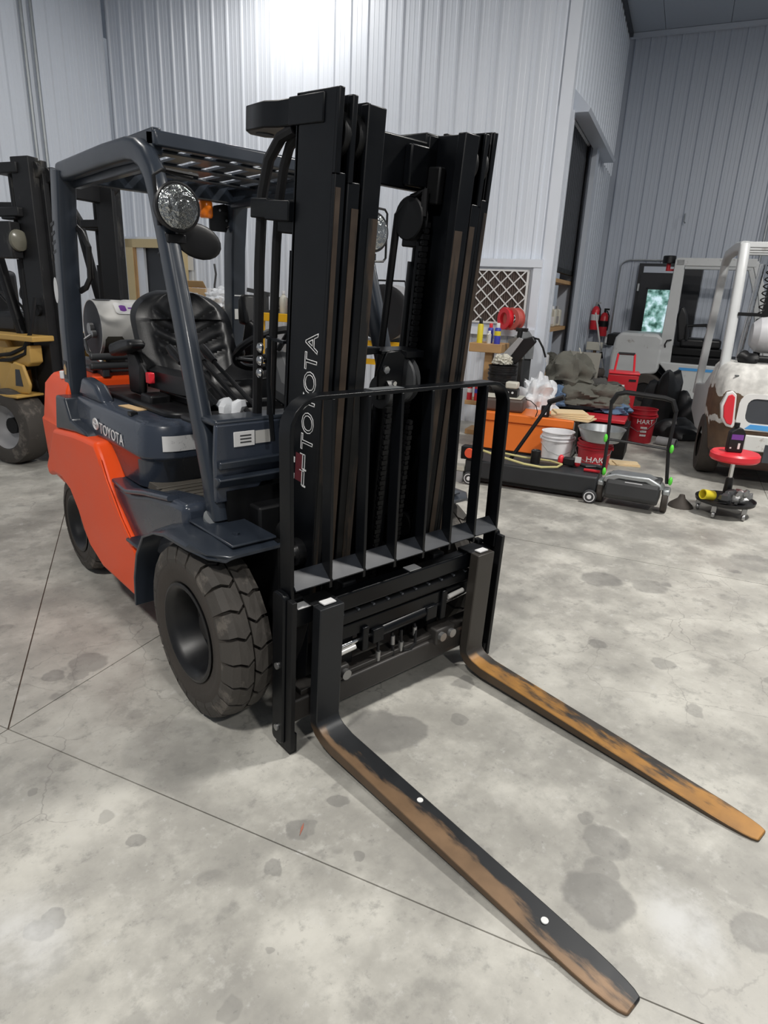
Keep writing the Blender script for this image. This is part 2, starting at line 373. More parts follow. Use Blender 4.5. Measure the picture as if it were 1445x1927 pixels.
for i in range(6):
    for j in range(6):
        s0, s1, t0, t1 = sc[i]+g, sc[i+1]-g, tcut[j]+g, tcut[j+1]-g
        polys = [[(s0, t0), (s1, t0), (s1, t1), (s0, t1)]]
        if i == 2 and j == 2:
            polys = [[(s0, t0), (s1-.004, t0), (s0, t1-.004)], [(s1, t0+.004), (s1, t1), (s0+.004, t1)]]
        for pl in polys:
            b = MB(); n = len(pl); b.add([rm(s, t, 0) for s, t in pl]+[rm(s, t, -.0048) for s, t in pl], [tuple(range(n)), tuple(range(n, 2*n))[::-1]]+[(k, (k+1) % n, n+(k+1) % n, n+k) for k in range(n)])
            b.build('slab', MT['floor'], floor, smooth=False)

def ribbed(name, p0, p1, out, z0, z1, mat, first=.0, minor=True):
    """steel sheet wall from p0 to p1 (room xy), ribs proud towards out; each sheet is a panel child"""
    p0 = V((*p0, 0)); p1 = V((*p1, 0)); L_ = (p1-p0).length; d = (p1-p0)/L_; n = V((*out, 0))
    def W(u, h, z): q = p0+d*u+n*h; return rm(q.x, q.y, z)
    back = MB(); vs = [W(0, -.03, z0), W(L_, -.03, z0), W(L_, -.03, z1), W(0, -.03, z1), W(0, -.12, z0), W(L_, -.12, z0), W(L_, -.12, z1), W(0, -.12, z1)]
    back.add(vs, [(0, 1, 2, 3), (7, 6, 5, 4), (0, 4, 5, 1), (2, 6, 7, 3), (1, 5, 6, 2), (3, 7, 4, 0)])
    wall = struct(back.build(name, mat, smooth=False))
    u = first
    rp = .2286
    while u < L_-.01:
        prof = []; ue = min(u+.9144, L_)
        k = 0
        while True:
            a = u+k*rp
            if a >= ue-.005: break
            for du, h in ((0, 0), (.006, .006), (.016, .019), (.040, .019), (.050, .006), (.056, 0), (.098, 0), (.103, .003), (.115, .003), (.120, 0), (.160, 0), (.165, .003), (.177, .003), (.182, 0), (.2284, 0)):
                if not minor and h == .003: h = 0
                if a+du <= ue: prof.append((a+du, h))
            k += 1
        if len(prof) > 1:
            m_ = MB(); N = len(prof)
            m_.add([W(x, h, z0) for x, h in prof]+[W(x, h, z1) for x, h in prof], [(i, i+1, N+i+1, N+i) for i in range(N-1)])
            m_.build('panel', mat, wall, smooth=False)
        u += .9144
    return wall
wall_back = ribbed('wall_back', (LS, WT), (WS, WT), (0, -1), 0, CEIL, MT['wall'], .05)
wall_left = ribbed('wall_left', (LS, WT), (LS, -5.4), (1, 0), 0, CEIL, MT['wall'], .03)
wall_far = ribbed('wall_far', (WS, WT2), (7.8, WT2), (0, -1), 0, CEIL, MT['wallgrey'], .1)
def rbox(name, s0, s1, t0, t1, z0, z1, mat, parent=None, bevel=0):
    b = MB(); b.bx(s0, s1, t0, t1, z0, z1)
    b.v = [rm(p.x, p.y, p.z) for p in b.v]
    return b.build(name, mat, parent, bevel, smooth=False)
# return wall beside the opening: part above the opening, part beyond it
DT0, DT1, DH = 6.55, 8.34, 3.62
wall_side = ribbed('wall_side', (WS, WT), (WS, WT2), (1, 0), DH, CEIL, MT['wall'], .02)
struct(rbox('trim_1', WS-.10, WS+.03, WT-.03, WT+.10, 0, CEIL, MT['wall_trim']))
for k, (a, b_) in enumerate(((WT+.12, WT+.16), (WT+.20, WT+.24), (WT+.28, DT0))):
    rbox('corner_fold', WS-.02, WS+.02+.012*(k % 2), a, b_, 0, DH, MT['wall_trim'], wall_side)
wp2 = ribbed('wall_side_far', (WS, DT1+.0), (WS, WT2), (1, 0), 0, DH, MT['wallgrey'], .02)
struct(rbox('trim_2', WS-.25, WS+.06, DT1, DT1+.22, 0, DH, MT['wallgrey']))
# header over the opening: slanted drip cap
b = MB(); b.prism([(0, DH-.02), (.18, DH-.02), (.20, DH+.02), (.0, DH+.22)], 'y', DT0-.12, DT1+1.0)
b.v = [rm(WS+p.x, p.y, p.z) for p in b.v]; struct(b.build('trim_3', MT['wallgrey'], smooth=False))
# ceiling with panel seams, and the eave trim
cb = MB(); cb.bx(-9.5, 8, -5.5, 11.2, CEIL+.03, CEIL+.12); cb.v = [rm(p.x, p.y, p.z) for p in cb.v]; ceil = struct(cb.build('ceiling', MT['ceil'], smooth=False))
for k in range(19):
    rbox('panel', -9.4+k*.9144, -9.4+k*.9144+.908, -5.4, 11.1, CEIL, CEIL+.028, MT['ceil'], ceil)
struct(rbox('trim_4', WS+.03, 7.8, WT2-.09, WT2-.03, CEIL-.07, CEIL-.005, MT['wallgrey']))
struct(rbox('trim_5', WS+.02, WS+.07, WT+.12, WT2-.1, CEIL-.06, CEIL-.005, MT['dark_in']))
# ground of the storeroom behind the opening
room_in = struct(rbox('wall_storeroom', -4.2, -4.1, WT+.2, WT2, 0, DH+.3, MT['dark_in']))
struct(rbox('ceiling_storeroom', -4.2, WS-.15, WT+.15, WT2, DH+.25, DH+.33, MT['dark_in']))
# roller door half down in the opening
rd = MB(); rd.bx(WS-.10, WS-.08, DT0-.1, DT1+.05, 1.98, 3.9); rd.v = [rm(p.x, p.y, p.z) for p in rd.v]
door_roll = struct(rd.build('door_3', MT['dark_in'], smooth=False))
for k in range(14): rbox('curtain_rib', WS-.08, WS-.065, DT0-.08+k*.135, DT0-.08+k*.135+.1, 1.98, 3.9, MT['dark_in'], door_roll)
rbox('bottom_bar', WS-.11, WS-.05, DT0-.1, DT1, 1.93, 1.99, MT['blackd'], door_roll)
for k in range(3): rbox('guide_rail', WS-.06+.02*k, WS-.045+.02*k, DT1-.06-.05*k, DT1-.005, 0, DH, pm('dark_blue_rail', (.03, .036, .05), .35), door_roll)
# far door with a window, trees beyond the glass
FD0, FD1, FDH = -.10, .90, 2.25
MT['doorblack'] = pm('black_door_paint', (.008, .009, .013), .4)
d1 = struct(rbox('door_1', FD0, FD1, WT2-.11, WT2-.02, 0, FDH, MT['doorblack']))
rbox('door_leaf', FD0+.05, FD1-.28, WT2-.135, WT2-.10, .02, FDH-.17, MT['doorblack'], d1)
rbox('transom_pane', FD0+.08, FD0+.55, WT2-.135, WT2-.11, FDH-.15, FDH-.05, MT['wallgrey'], d1)
def foliage():
    m = bpy.data.materials.new('daylit_trees'); m.use_nodes = True; nt = m.node_tree; L = nt.links.new; b = nt.nodes['Principled BSDF']
    tc = nn(nt, 'ShaderNodeTexCoord'); n = nn(nt, 'ShaderNodeTexNoise'); n.inputs['Scale'].default_value = 9; n.inputs['Detail'].default_value = 6; L(tc.outputs['Object'], n.inputs['Vector'])
    r = nn(nt, 'ShaderNodeValToRGB'); L(n.outputs['Fac'], r.inputs[0]); e = r.color_ramp.elements
    e[0].position = .36; e[0].color = (.03, .09, .07, 1); e[1].position = .66; e[1].color = (.70, .90, .98, 1); x = e.new(.5); x.color = (.22, .42, .38, 1)
    L(r.outputs[0], b.inputs['Emission Color']); b.inputs['Emission Strength'].default_value = .75; b.inputs['Base Color'].default_value = (.02, .03, .03, 1); b.inputs['Roughness'].default_value = .1
    return m
rbox('window_pane', FD0+.20, FD1-.40, WT2-.145, WT2-.134, 1.05, FDH-.42, foliage(), d1)
for (a, b_, c, d_) in ((FD0+.17, FD0+.2, 1.02, FDH-.39), (FD1-.4, FD1-.37, 1.02, FDH-.39), (FD0+.17, FD1-.37, 1.02, 1.05), (FD0+.17, FD1-.37, FDH-.42, FDH-.39)):
    rbox('pane_bead', a, b_, WT2-.155, WT2-.134, c, d_, MT['doorblack'], d1)
rbox('hinge', FD0+.02, FD0+.05, WT2-.15, WT2-.11, 1.8, 1.92, MT['galv'], d1); rbox('hinge', FD0+.02, FD0+.05, WT2-.15, WT2-.11, 1.0, 1.12, MT['galv'], d1)
rbox('handle', FD1-.33, FD1-.30, WT2-.2, WT2-.13, 1.0, 1.04, MT['galv'], d1)
# tan framed door in the back wall
d2 = struct(rbox('door_2', -7.18, -6.24, WT-.05, WT+.0, 0, 2.12, MT['dark_in']))
for (a, b_, c, d_) in ((-7.27, -7.13, 0, 2.2), (-6.28, -6.18, 0, 2.2), (-7.27, -6.18, 2.08, 2.2)):
    rbox('door_frame', a, b_, WT-.16, WT-.03, c, d_, MT['tan'], d2)
rbox('door_leaf', -7.13, -6.95, WT-.12, WT-.07, .01, 2.08, MT['wall_trim'], d2)
rbox('door_stop', -7.13, -7.09, WT-.15, WT-.1, .01, 2.08, MT['wood'], d2)
struct(rbox('trim_6', -7.45, -6.0, WT-.06, WT-.02, 2.2, 2.24, MT['wall_trim']))
# louvre window with a pleated filter in the back wall
F0, F1, FZ0, FZ1 = -1.80, -1.02, 1.27, 1.90
wn = struct(rbox('window_1', F0-.06, F1+.06, WT-.05, WT-.0, FZ0-.06, FZ1+.05, MT['wall_trim']))
rbox('head_trim', F0-.12, F1+.14, WT-.1, WT-.02, FZ1+.03, FZ1+.12, MT['wall_trim'], wn)
rbox('sill', F0-.12, F1+.14, WT-.12, WT-.02, FZ0-.14, FZ0-.05, MT['wall_trim'], wn)
rbox('side_trim', F1+.04, F1+.14, WT-.09, WT-.02, FZ0-.05, FZ1+.03, MT['wall_trim'], wn)
filt = tag(rbox('air_filter', F0, F1, WT-.075, WT-.051, FZ0, FZ1, MT['filterbrown']), 'brown pleated air filter with white diamond lattice set in the wall', 'air filter')
filt.name = 'air_filter'
for k in range(26):
    b = MB(); x = F0+.012+k*.0295; b.prism([(x, WT-.075), (x+.0146, WT-.092), (x+.029, WT-.075)], 'z', FZ0+.01, FZ1-.01); b.v = [rm(p.x, p.y, p.z) for p in b.v]; b.build('pleat', MT['filterbrown'], filt, smooth=False)
for (a, b_, c, d_) in ((F0, F0+.025, FZ0, FZ1), (F1-.025, F1, FZ0, FZ1), (F0, F1, FZ0, FZ0+.02), (F0, F1, FZ1-.02, FZ1)):
    rbox('border', a, b_, WT-.10, WT-.074, c, d_, MT['white'], filt)
H_ = FZ1-FZ0; W_ = F1-F0
for sgn in (1, -1):
    k = -7
    while k < 8:
        c0 = k*.158+.03
        # line z = FZ0 + sgn*(s - F0) + c0 clipped
        pts = []
        for i in range(0, 161):
            s = F0+W_*i/160; z = (FZ0+(s-F0)*1.0+c0) if sgn > 0 else (FZ1-(s-F0)*1.0-c0)
            if FZ0 <= z <= FZ1: pts.append((s, z))
        if len(pts) > 4:
            b = MB(); a_, e_ = pts[0], pts[-1]; b.bar(rm(a_[0], WT-.096-.002*(sgn > 0), a_[1]), rm(e_[0], WT-.096-.002*(sgn > 0), e_[1]), .015, .005, up=E2)
            b.build('lattice_strip', MT['white'], filt, smooth=False)
        k += 1
# conduit and boxes on the far wall, conduits on the left wall
def rtube(name, pts, r, mat, parent=None, n=6):
    b = MB(); b.tube([rm(*p) for p in pts], r, n); return b.build(name, mat, parent)
cd = tag(rtube('conduit', [(-.42, WT2-.05, 1.0)]+[(-.42, WT2-.05, 2.0)]+[(-.42+.15-.15*math.cos(a), WT2-.05, 2.15+.15*math.sin(a)) for a in (.3, .7, 1.1, 1.57)]+[(1.15, WT2-.05, 2.31)], .014, MT['galv']), 'thin grey conduit bent over the black door on the far wall', 'conduit')
rbox('outlet_box', -.50, -.36, WT2-.10, WT2-.03, .86, 1.04, MT['galv'], cd); rbox('outlet_cover', -.48, -.38, WT2-.106, WT2-.10, .90, 1.00, MT['whiteplas'], cd)
for k, t in enumerate((4.95, 4.80)):
    tag(rtube('wall_conduit', [(LS+.05, t, 0), (LS+.05, t, CEIL)], .022, MT['galv']), ('left' if k else 'right')+' one of two grey conduits running up the left wall', 'conduit')
sg = tag(rbox('paper_notice', -6.26, -6.08, WT-.035, WT-.031, 1.78, 1.97, MT['white']), 'white paper notice taped on the wall beside tan door frame', 'notice')
jb = tag(rbox('junction_box', 1.55, 1.85, WT2-.12, WT2-.03, 4.35, 4.6, MT['wallgrey']), 'small grey junction box high on the far wall at right', 'junction box')
rtube('riser', [(1.7, WT2-.06, 4.35), (1.7, WT2-.06, 2.3)], .02, MT['galv'], jb)
rbox('cover', 1.58, 1.82, WT2-.13, WT2-.12, 4.38, 4.57, MT['wallgrey'], jb)
hk = MB(); hk.tube([rm(.48, WT2-.03, 3.02), rm(.48, WT2-.09, 3.02), rm(.48, WT2-.09, 2.9), rm(.5, WT2-.11, 2.88)], .012, 6); tag(hk.build('wall_hook', MT['galv']), 'small metal hook on the bare upper far wall', 'hook')

# ================================================================ the orange forklift (x = its right side, y = forward)
XC = .03
T = thing('forklift', 'orange and dark grey forklift with tall black mast and lowered forks in the foreground', 'forklift')
def sx(v, side): return XC+side*v          # mirror a half-width about the truck's centre line

def wheel(name, parent, cx, cy, R, W, rim, side, lugs, mat_t=None):
    """wheel on an axle along x; side=+1: outer face towards +x"""
    x0 = cx-side*W; x1 = cx; xm = (x0+x1)/2; ro = R-.028
    mat_t = mat_t or MT['rubber']
    t = MB()
    h = W/2
    prof = [(rim+.004, -h*.80), (rim+.02, -h*.92), (ro*.80, -h*1.0), (ro*.92, -h*.96), (ro, -h*.76), (ro+.004, 0), (ro, h*.76), (ro*.92, h*.96), (ro*.80, h*1.0), (rim+.055, h*.97), (rim+.045, h*.93), (rim+.02, h*.92), (rim+.004, h*.80)]
    t.lathe([(r, side*q) for r, q in prof], (xm, cy, R), 'x', 48, caps=False)
    tyre = t.build(name, MT['rubdark'], parent)
    tr = MB(); n = lugs
    def P(a, ax, r): return V((xm+side*ax, cy+r*math.cos(a), R+r*math.sin(a)))
    da = 2*PI/n
    for k in range(n):
        for half in (1, -1):
            a0 = k*da+(.5*da if half < 0 else 0)
            # outline in (axial, angle offset): centre edge -> kink -> shoulder
            gap = .13*da
            lo = [(.0035, .18*da), (.28*h*1.0, -.02*da), (.56*h, .12*da), (.84*h, .12*da), (1.0*h, .12*da)]
            rr = [R, R, R-.003, R-.013, R-.055]
            bot = [ro-.004, ro-.004, ro-.006, ro*.93, ro*.86]
            for i in range(4):
                q = []
                for top in (1, 0):
                    for (ax, off), r in ((lo[i], rr[i] if top else bot[i]), (lo[i+1], rr[i+1] if top else bot[i+1])):
                        axx = ax if top or i < 3 else ax*.985
                        q += [P(a0+off+gap/2, half*axx, r), P(a0+off+da-gap/2, half*axx, r)]
                tr.add(q, [(0, 2, 3, 1), (4, 5, 7, 6), (0, 1, 5, 4), (2, 6, 7, 3), (0, 4, 6, 2), (1, 3, 7, 5)])
    tr.build('tread', mat_t, tyre, smooth=False)
    rm_ = MB(); d = .11 if W > .18 else .07
    rm_.lathe([(rim+.012, side*h*.90), (rim+.014, side*h*.97), (rim+.004, side*h*1.0), (rim-.006, side*h*.95), (rim-.022, side*h*.70), (rim-.045, side*(h-d)), (rim*.55, side*(h-d-.015)), (rim*.5, side*(h-d-.005)), (.001, side*(h-d-.005))], (xm, cy, R), 'x', 40, caps=False)
    rm_.build('rim', MT['rim'], tyre)
    hb = MB(); hb.cyl((xm+side*(h-d-.01), cy, R), (xm+side*(h-d+.035), cy, R), rim*.33, rim*.28, 20)
    for k in range(6):
        a = k*PI/3; hb.cyl((xm+side*(h-d-.01), cy+rim*.42*math.cos(a), R+rim*.42*math.sin(a)), (xm+side*(h-d+.012), cy+rim*.42*math.cos(a), R+rim*.42*math.sin(a)), .011, n=6)
    hb.build('hub', MT['rim'], tyre)
    return tyre
FWY, RWY = -.475, -2.06
wheel('front_wheel', T, sx(.655, 1), FWY, .336, .185, .176, 1, 22); wheel('front_wheel', T, sx(.655, -1), FWY, .336, .185, .176, -1, 22)
wheel('rear_wheel', T, sx(.555, 1), RWY, .275, .17, .145, 1, 18); wheel('rear_wheel', T, sx(.555, -1), RWY, .275, .17, .145, -1, 18)

# --- chassis, axle and underside
b = MB(); b.bx(sx(.40, -1), sx(.40, 1), -2.2, -.62, .20, .68); b.bx(sx(.36, -1), sx(.36, 1), -.66, -.30, .18, .52)
b.cyl((sx(.55, -1), FWY, .336), (sx(.55, 1), FWY, .336), .09); b.cyl((sx(.5, -1), RWY, .275), (sx(.5, 1), RWY, .275), .06)
b.bx(sx(.37, -1), sx(.37, 1), -.62, -.42, .5, .78)
b.build('chassis', MT['blackd'], T, .01)
# --- counterweight
b = MB(); cwx = .565
def cw_ring(z, yf, yb, x, c):
    return [V((sx(x, 1), yf, z)), V((sx(x, 1), yb+c, z)), V((sx(x-c*.55, 1), yb+c*.28, z)), V((sx(x-c*1.5, 1), yb, z)), V((sx(x-c*1.5, -1), yb, z)), V((sx(x-c*.55, -1), yb+c*.28, z)), V((sx(x, -1), yb+c, z)), V((sx(x, -1), yf, z))]
rings = [cw_ring(.36, -2.34, -2.50, .46, .10), cw_ring(.50, -2.30, -2.58, cwx-.01, .14), cw_ring(.80, -2.02, -2.62, cwx, .17), cw_ring(.815, -2.02, -2.615, cwx-.01, .17), cw_ring(1.00, -2.04, -2.58, cwx-.03, .16), cw_ring(1.06, -2.06, -2.50, cwx-.06, .14), cw_ring(1.075, -2.1, -2.44, cwx-.12, .12)]
for r in rings: b.v += r
n8 = 8
for i in range(len(rings)-1):
    for k in range(n8): b.f.append((i*n8+k, i*n8+(k+1) % n8, (i+1)*n8+(k+1) % n8, (i+1)*n8+k))
b.f += [tuple(range(n8))[::-1], tuple(range((len(rings)-1)*n8, len(rings)*n8))]
cw = b.build('counterweight', MT['orange'], T, .018, 3)
b = MB(); b.bx(sx(.25, -1), sx(.25, 1), -2.56, -2.1, .40, .9); b.build('counterweight_core', MT['blackd'], cw)
b = MB(); b.cyl((sx(.50, 1), -2.17, 1.05), (sx(.50, 1), -2.17, 1.09), .022); b.build('fuel_cap', MT['whiteplas'], cw, .004)
# --- orange side panels: sweep from the counterweight down to the front fender
for side in (1, -1):
    b = MB()
    outer = [(-2.12, .80), (-1.79, .835), (-1.62, .845), (-1.47, .85), (-1.42, .80), (-1.30, .63), (-1.16, .52), (-1.06, .455), (-1.05, .40), (-1.06, .24), (-1.12, .20), (-1.55, .20), (-1.70, .26), (-1.78, .33), (-1.83, .42), (-1.93, .505), (-2.06, .54), (-2.19, .535), (-2.30, .50), (-2.33, .56), (-2.20, .70)]
    N = len(outer)
    xs_o = []
    for (y, z) in outer:
        f = 1.0 if z > .3 else .985
        xs_o.append(sx(.605*f, side))
    b.add([V((xs_o[i], outer[i][0], outer[i][1])) for i in range(N)]+[V((sx(.50, side), y, z)) for y, z in outer], [tuple(range(N)), tuple(range(N, 2*N))[::-1]]+[(i, (i+1) % N, N+(i+1) % N, N+i) for i in range(N)])
    sp = b.build('side_panel', MT['orange'], T, .022, 3)
    # inner bevelled strip that catches the light
    b = MB(); st = [(-1.40, .80), (-1.34, .71), (-1.20, .57), (-1.07, .475), (-1.10, .46), (-1.26, .58), (-1.40, .72)]
    b.prism([(y, z) for y, z in st], 'x', sx(.600, side), sx(.6075, side)); b.build('raised_strip', MT['orange'], sp, .004)
    b = MB(); b.prism([(-2.12, .80), (-1.80, .833), (-1.62, .842), (-1.66, .862), (-1.86, .885), (-1.92, .985), (-2.06, .985), (-2.10, .86)], 'x', sx(.46, side), sx(.585, side)); b.build('pillar_shroud', MT['plasg'] if False else MT['grey2'], sp, .02, 3)
# --- grey lower side frame with step and floor
for side in (1, -1):
    b = MB()
    pl = [(-1.50, .84), (-1.36, .70), (-1.14, .69), (-.95, .735), (-.72, .77), (-.60, .775), (-.60, .62), (-.80, .54), (-.95, .45), (-1.04, .44), (-1.30, .30), (-1.55, .30)]
    b.prism(pl, 'x', sx(.44, side), sx(.578, side)); b.build('side_frame', MT['grey'], T, .025, 3)
    b = MB(); b.sweep([(sx(.56, side), -1.33, .70), (sx(.575, side), -1.14, .700), (sx(.575, side), -.95, .742), (sx(.565, side), -.72, .775)], (1, 0, 0), (.05, .02), .008); b.build('step_edge', MT['grey'], T)
    b = MB(); b.bx(sx(.535, side), sx(.62, side), -1.12, -.98, .485, .50); b.build('step_plate', MT['grey2'], T, .006)
b = MB(); b.bx(sx(.50, -1), sx(.50, 1), -1.35, -.56, .70, .735)
for k in range(9): b.bx(sx(.48, -1), sx(.52, 1), -1.0+k*.045, -.98+k*.045, .735, .740)
b.build('floor_mat', pm('ribbed_floor_mat', (.10, .09, .075), .7, var=.3), T, .003)
# --- engine hood: rounded box, slightly tapering upwards, recessed lower band
def hood_ring(z, x, yf, yb, r, n=5):
    pts = []
    for cx_, cy_, a0 in ((sx(x, 1)-r, yf-r, 0), (sx(x, -1)+r, yf-r, 90), (sx(x, -1)+r*.4, yb+r*.4, 180), (sx(x, 1)-r*.4, yb+r*.4, 270)):
        q = r if a0 < 180 else r*.4
        for i in range(n+1):
            a = math.radians(a0+90*i/n); pts.append(V((cx_+q*math.cos(a), cy_+q*math.sin(a), z)))
    return pts
b = MB(); rg = [hood_ring(.70, .515, -1.06, -1.98, .13), hood_ring(.84, .53, -1.00, -1.99, .14), hood_ring(.85, .54, -.985, -2.0, .14), hood_ring(.955, .53, -.985, -2.0, .14), hood_ring(.985, .515, -1.00, -1.98, .13), hood_ring(1.0, .48, -1.03, -1.95, .11)]
nr = len(rg[0])
for r in rg: b.v += r
for i in range(len(rg)-1):
    for k in range(nr): b.f.append((i*nr+k, i*nr+(k+1) % nr, (i+1)*nr+(k+1) % nr, (i+1)*nr+k))
b.f += [tuple(range(nr))[::-1], tuple(range((len(rg)-1)*nr, len(rg)*nr))]
hood = b.build('hood', MT['grey'], T, .01, 2)
b = MB(); b.prism(rrect(sx(.40, -1), sx(.40, 1), -1.94, -1.08, .08), 'z', .995, 1.025); b.build('seat_deck', MT['plas'], hood, .01)
for side in (1, -1): b = MB(); b.prism([(-1.98, .99), (-1.62, .99), (-1.72, 1.07), (-1.90, 1.09)], 'x', sx(.50, side), sx(.43, side)); b.build('hood_shoulder', MT['grey'], hood, .02, 3)
text('lettering', 'TOYOTA', MT['print'], hood, frame((sx(.5405, 1), -1.565, .872), (0, 1, -.03), (0, .03, 1)), .072)
b = MB(); b.tube([(sx(.5415, 1), -1.612+.034*math.cos(2*PI*i/24), .905+.026*math.sin(2*PI*i/24)) for i in range(24)], .0028, 5, True)
b.tube([(sx(.5415, 1), -1.612+.013*math.cos(2*PI*i/20), .905+.025*math.sin(2*PI*i/20)) for i in range(20)], .0024, 5, True)
b.tube([(sx(.5415, 1), -1.612+.028*math.cos(2*PI*i/20), .914+.010*math.sin(2*PI*i/20)) for i in range(20)], .0024, 5, True)
b.build('emblem', MT['print'], hood)
b = MB(); b.add([V((sx(.535*math.cos(0), 1)-0.012, -1.08, .872)), V((sx(.40, 1), -.9835, .872)), V((sx(.40, 1), -.9835, .948)), V((sx(.535, 1)-.012, -1.08, .948))], [(0, 1, 2, 3)])
b = MB(); lab = []
for i in range(6):
    a = math.radians(58+32*i/5); lab.append((sx(.54, 1)-.14+.1425*math.cos(a), -.985-.14+.1425*math.sin(a)))
lab.append((sx(.54, 1)-.20, -.9825))
N = len(lab); b.add([V((x, y, .885)) for x, y in lab]+[V((x, y, .95)) for x, y in lab], [(i, i+1, N+i+1, N+i) for i in range(N-1)]); b.build('warning_label', MT['sticker'], hood)
b = MB(); b.box((sx(.43, 1), -1.42, 1.003), (.05, .17, .004), (0, 0, 8)); b.build('amber_decal', MT['card'], hood)
b = MB(); b.bx(sx(.47, 1), sx(.50, 1), -1.3, -1.26, .995, 1.01); b.build('hood_latch', MT['plas'], hood)
# --- rear deck details between hood and counterweight
b = MB(); b.bx(sx(.42, -1), sx(.42, 1), -2.12, -1.94, .80, 1.02); b.build('radiator_cover', MT['plasg'], T, .015)
b = MB(); b.bx(sx(.33, -1), sx(.36, 1), -2.34, -2.14, 1.07, 1.10); b.bx(sx(.30, 1), sx(.34, 1), -2.4, -2.05, 1.06, 1.14); b.bx(sx(.30, -1), sx(.34, -1), -2.4, -2.05, 1.06, 1.14)
b.cyl((sx(.40, -1), -2.06, 1.12), (sx(.40, 1), -2.06, 1.12), .02); b.cyl((sx(.40, -1), -2.05, 1.17), (sx(.40, 1), -2.05, 1.17), .018)
b.build('tank_cradle', MT['plasg'], T, .008)
# --- cowl in front of the operator's feet
b = MB(); b.prism([(sx(.49, -1), 1.085), (sx(.49, 1), 1.085), (sx(.50, 1), .96), (sx(.50, 1), .80), (.40, .80), (.36, .83), (.33, .87), (.22, .885), (.17, .86), (.14, .76), (sx(.50, -1), .76)], 'y', -.52, -.495)
cowl = b.build('cowl', MT['grey'], T, .006)
b = MB(); b.bx(sx(.49, -1), sx(.49, 1), -.50, -.478, .925, .955); b.prism([(-.50, .86), (-.48, .86), (-.455, .895), (-.47, .90), (-.50, .90)], 'x', sx(.50, -1), sx(.505, 1)); b.build('cowl_rib', MT['grey2'], cowl, .006)
b = MB(); b.bx(sx(.49, -1), sx(.49, 1), -.62, -.50, 1.075, 1.10); b.build('cowl_top', MT['grey2'], cowl, .01)
b = MB(); b.bx(.37, .455, -.4945, -.4915, 1.0, 1.055); b.build('data_plate', MT['sticker'], cowl, .008)
b = MB(); b.bx(.305, .366, -.4945, -.4915, 1.005, 1.052); b.build('capacity_plate', MT['alu'], cowl)
b = MB()
for k in range(3): b.bx(.385, .43, -.4915, -.4905, 1.013+k*.012, 1.018+k*.012)
b.build('plate_print', MT['plasg'], cowl)
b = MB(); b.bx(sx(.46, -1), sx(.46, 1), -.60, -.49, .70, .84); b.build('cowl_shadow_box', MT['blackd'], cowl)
b = MB(); b.bx(sx(.40, -1), sx(.42, 1), -.95, -.62, 1.02, 1.05); b.prism([(-.64, .75), (-.60, .75), (-.58, 1.09), (-.74, 1.09), (-.80, 1.02)], 'x', sx(.42, -1), sx(.05, 1)); b.build('dashboard', MT['plas'], T, .02)
# --- front fenders
for side in (1, -1):
    b = MB(); path = [(-.96, .26), (-.945, .39), (-.90, .51), (-.82, .61), (-.71, .678), (-.60, .708), (-.42, .716), (-.30, .712), (-.24, .702)]
    rows = []
    for (y, z) in path:
        wtop = .655 if z < .74 else .655
        rows.append([V((sx(.38, side), y, z)), V((sx(.57, side), y, z)), V((sx(.645, side), y, z-.010 if y > -.8 else z)), V((sx(.662, side), y, z-.020 if y > -.8 else z))])
    # rounded front-outer corner
    rows[-1][3] = V((sx(.60, side), -.25, .690)); rows[-1][2] = V((sx(.585, side), -.245, .697)); rows[-2][3] = V((sx(.635, side), -.31, .690))
    k0 = len(b.v)
    for r in rows: b.v += r
    for r in rows: b.v += [p-V((0, 0, .014)) if p.y > -.7 else p+V((0, .014, -.004)) for p in r]
    NR = len(rows); M_ = NR*4
    for i in range(NR-1):
        for j in range(3):
            b.f.append((i*4+j, i*4+j+1, (i+1)*4+j+1, (i+1)*4+j)); b.f.append((M_+i*4+j, M_+(i+1)*4+j, M_+(i+1)*4+j+1, M_+i*4+j+1))
        for j in (0, 3): b.f.append((i*4+j, (i+1)*4+j, M_+(i+1)*4+j, M_+i*4+j))
    for i in (0, NR-1):
        for j in range(3): b.f.append((i*4+j, M_+i*4+j, M_+i*4+j+1, i*4+j+1))
    fd = b.build('front_fender', MT['grey2'], T, .003)
    b = MB(); b.bx(sx(.39, side), sx(.565, side), -.60, -.27, .714, .724); b.build('fender_plate', MT['grey2'], fd, .004)
    b = MB(); b.cyl((sx(.50, side), -.36, .724), (sx(.50, side), -.36, .732), .012, n=8); b.build('bolt', MT['grey2'], fd)
    b = MB(); b.bx(sx(.38, side), sx(.40, side), -.93, -.25, .38, .71); b.build('wheel_arch', MT['blackd'], fd)
    b = MB(); b.prism([(-.62, .58), (-.60, .715), (-.68, .75), (-.74, .71)], 'x', sx(.40, side), sx(.55, side)); b.build('fender_bracket', MT['grey2'], fd, .01)
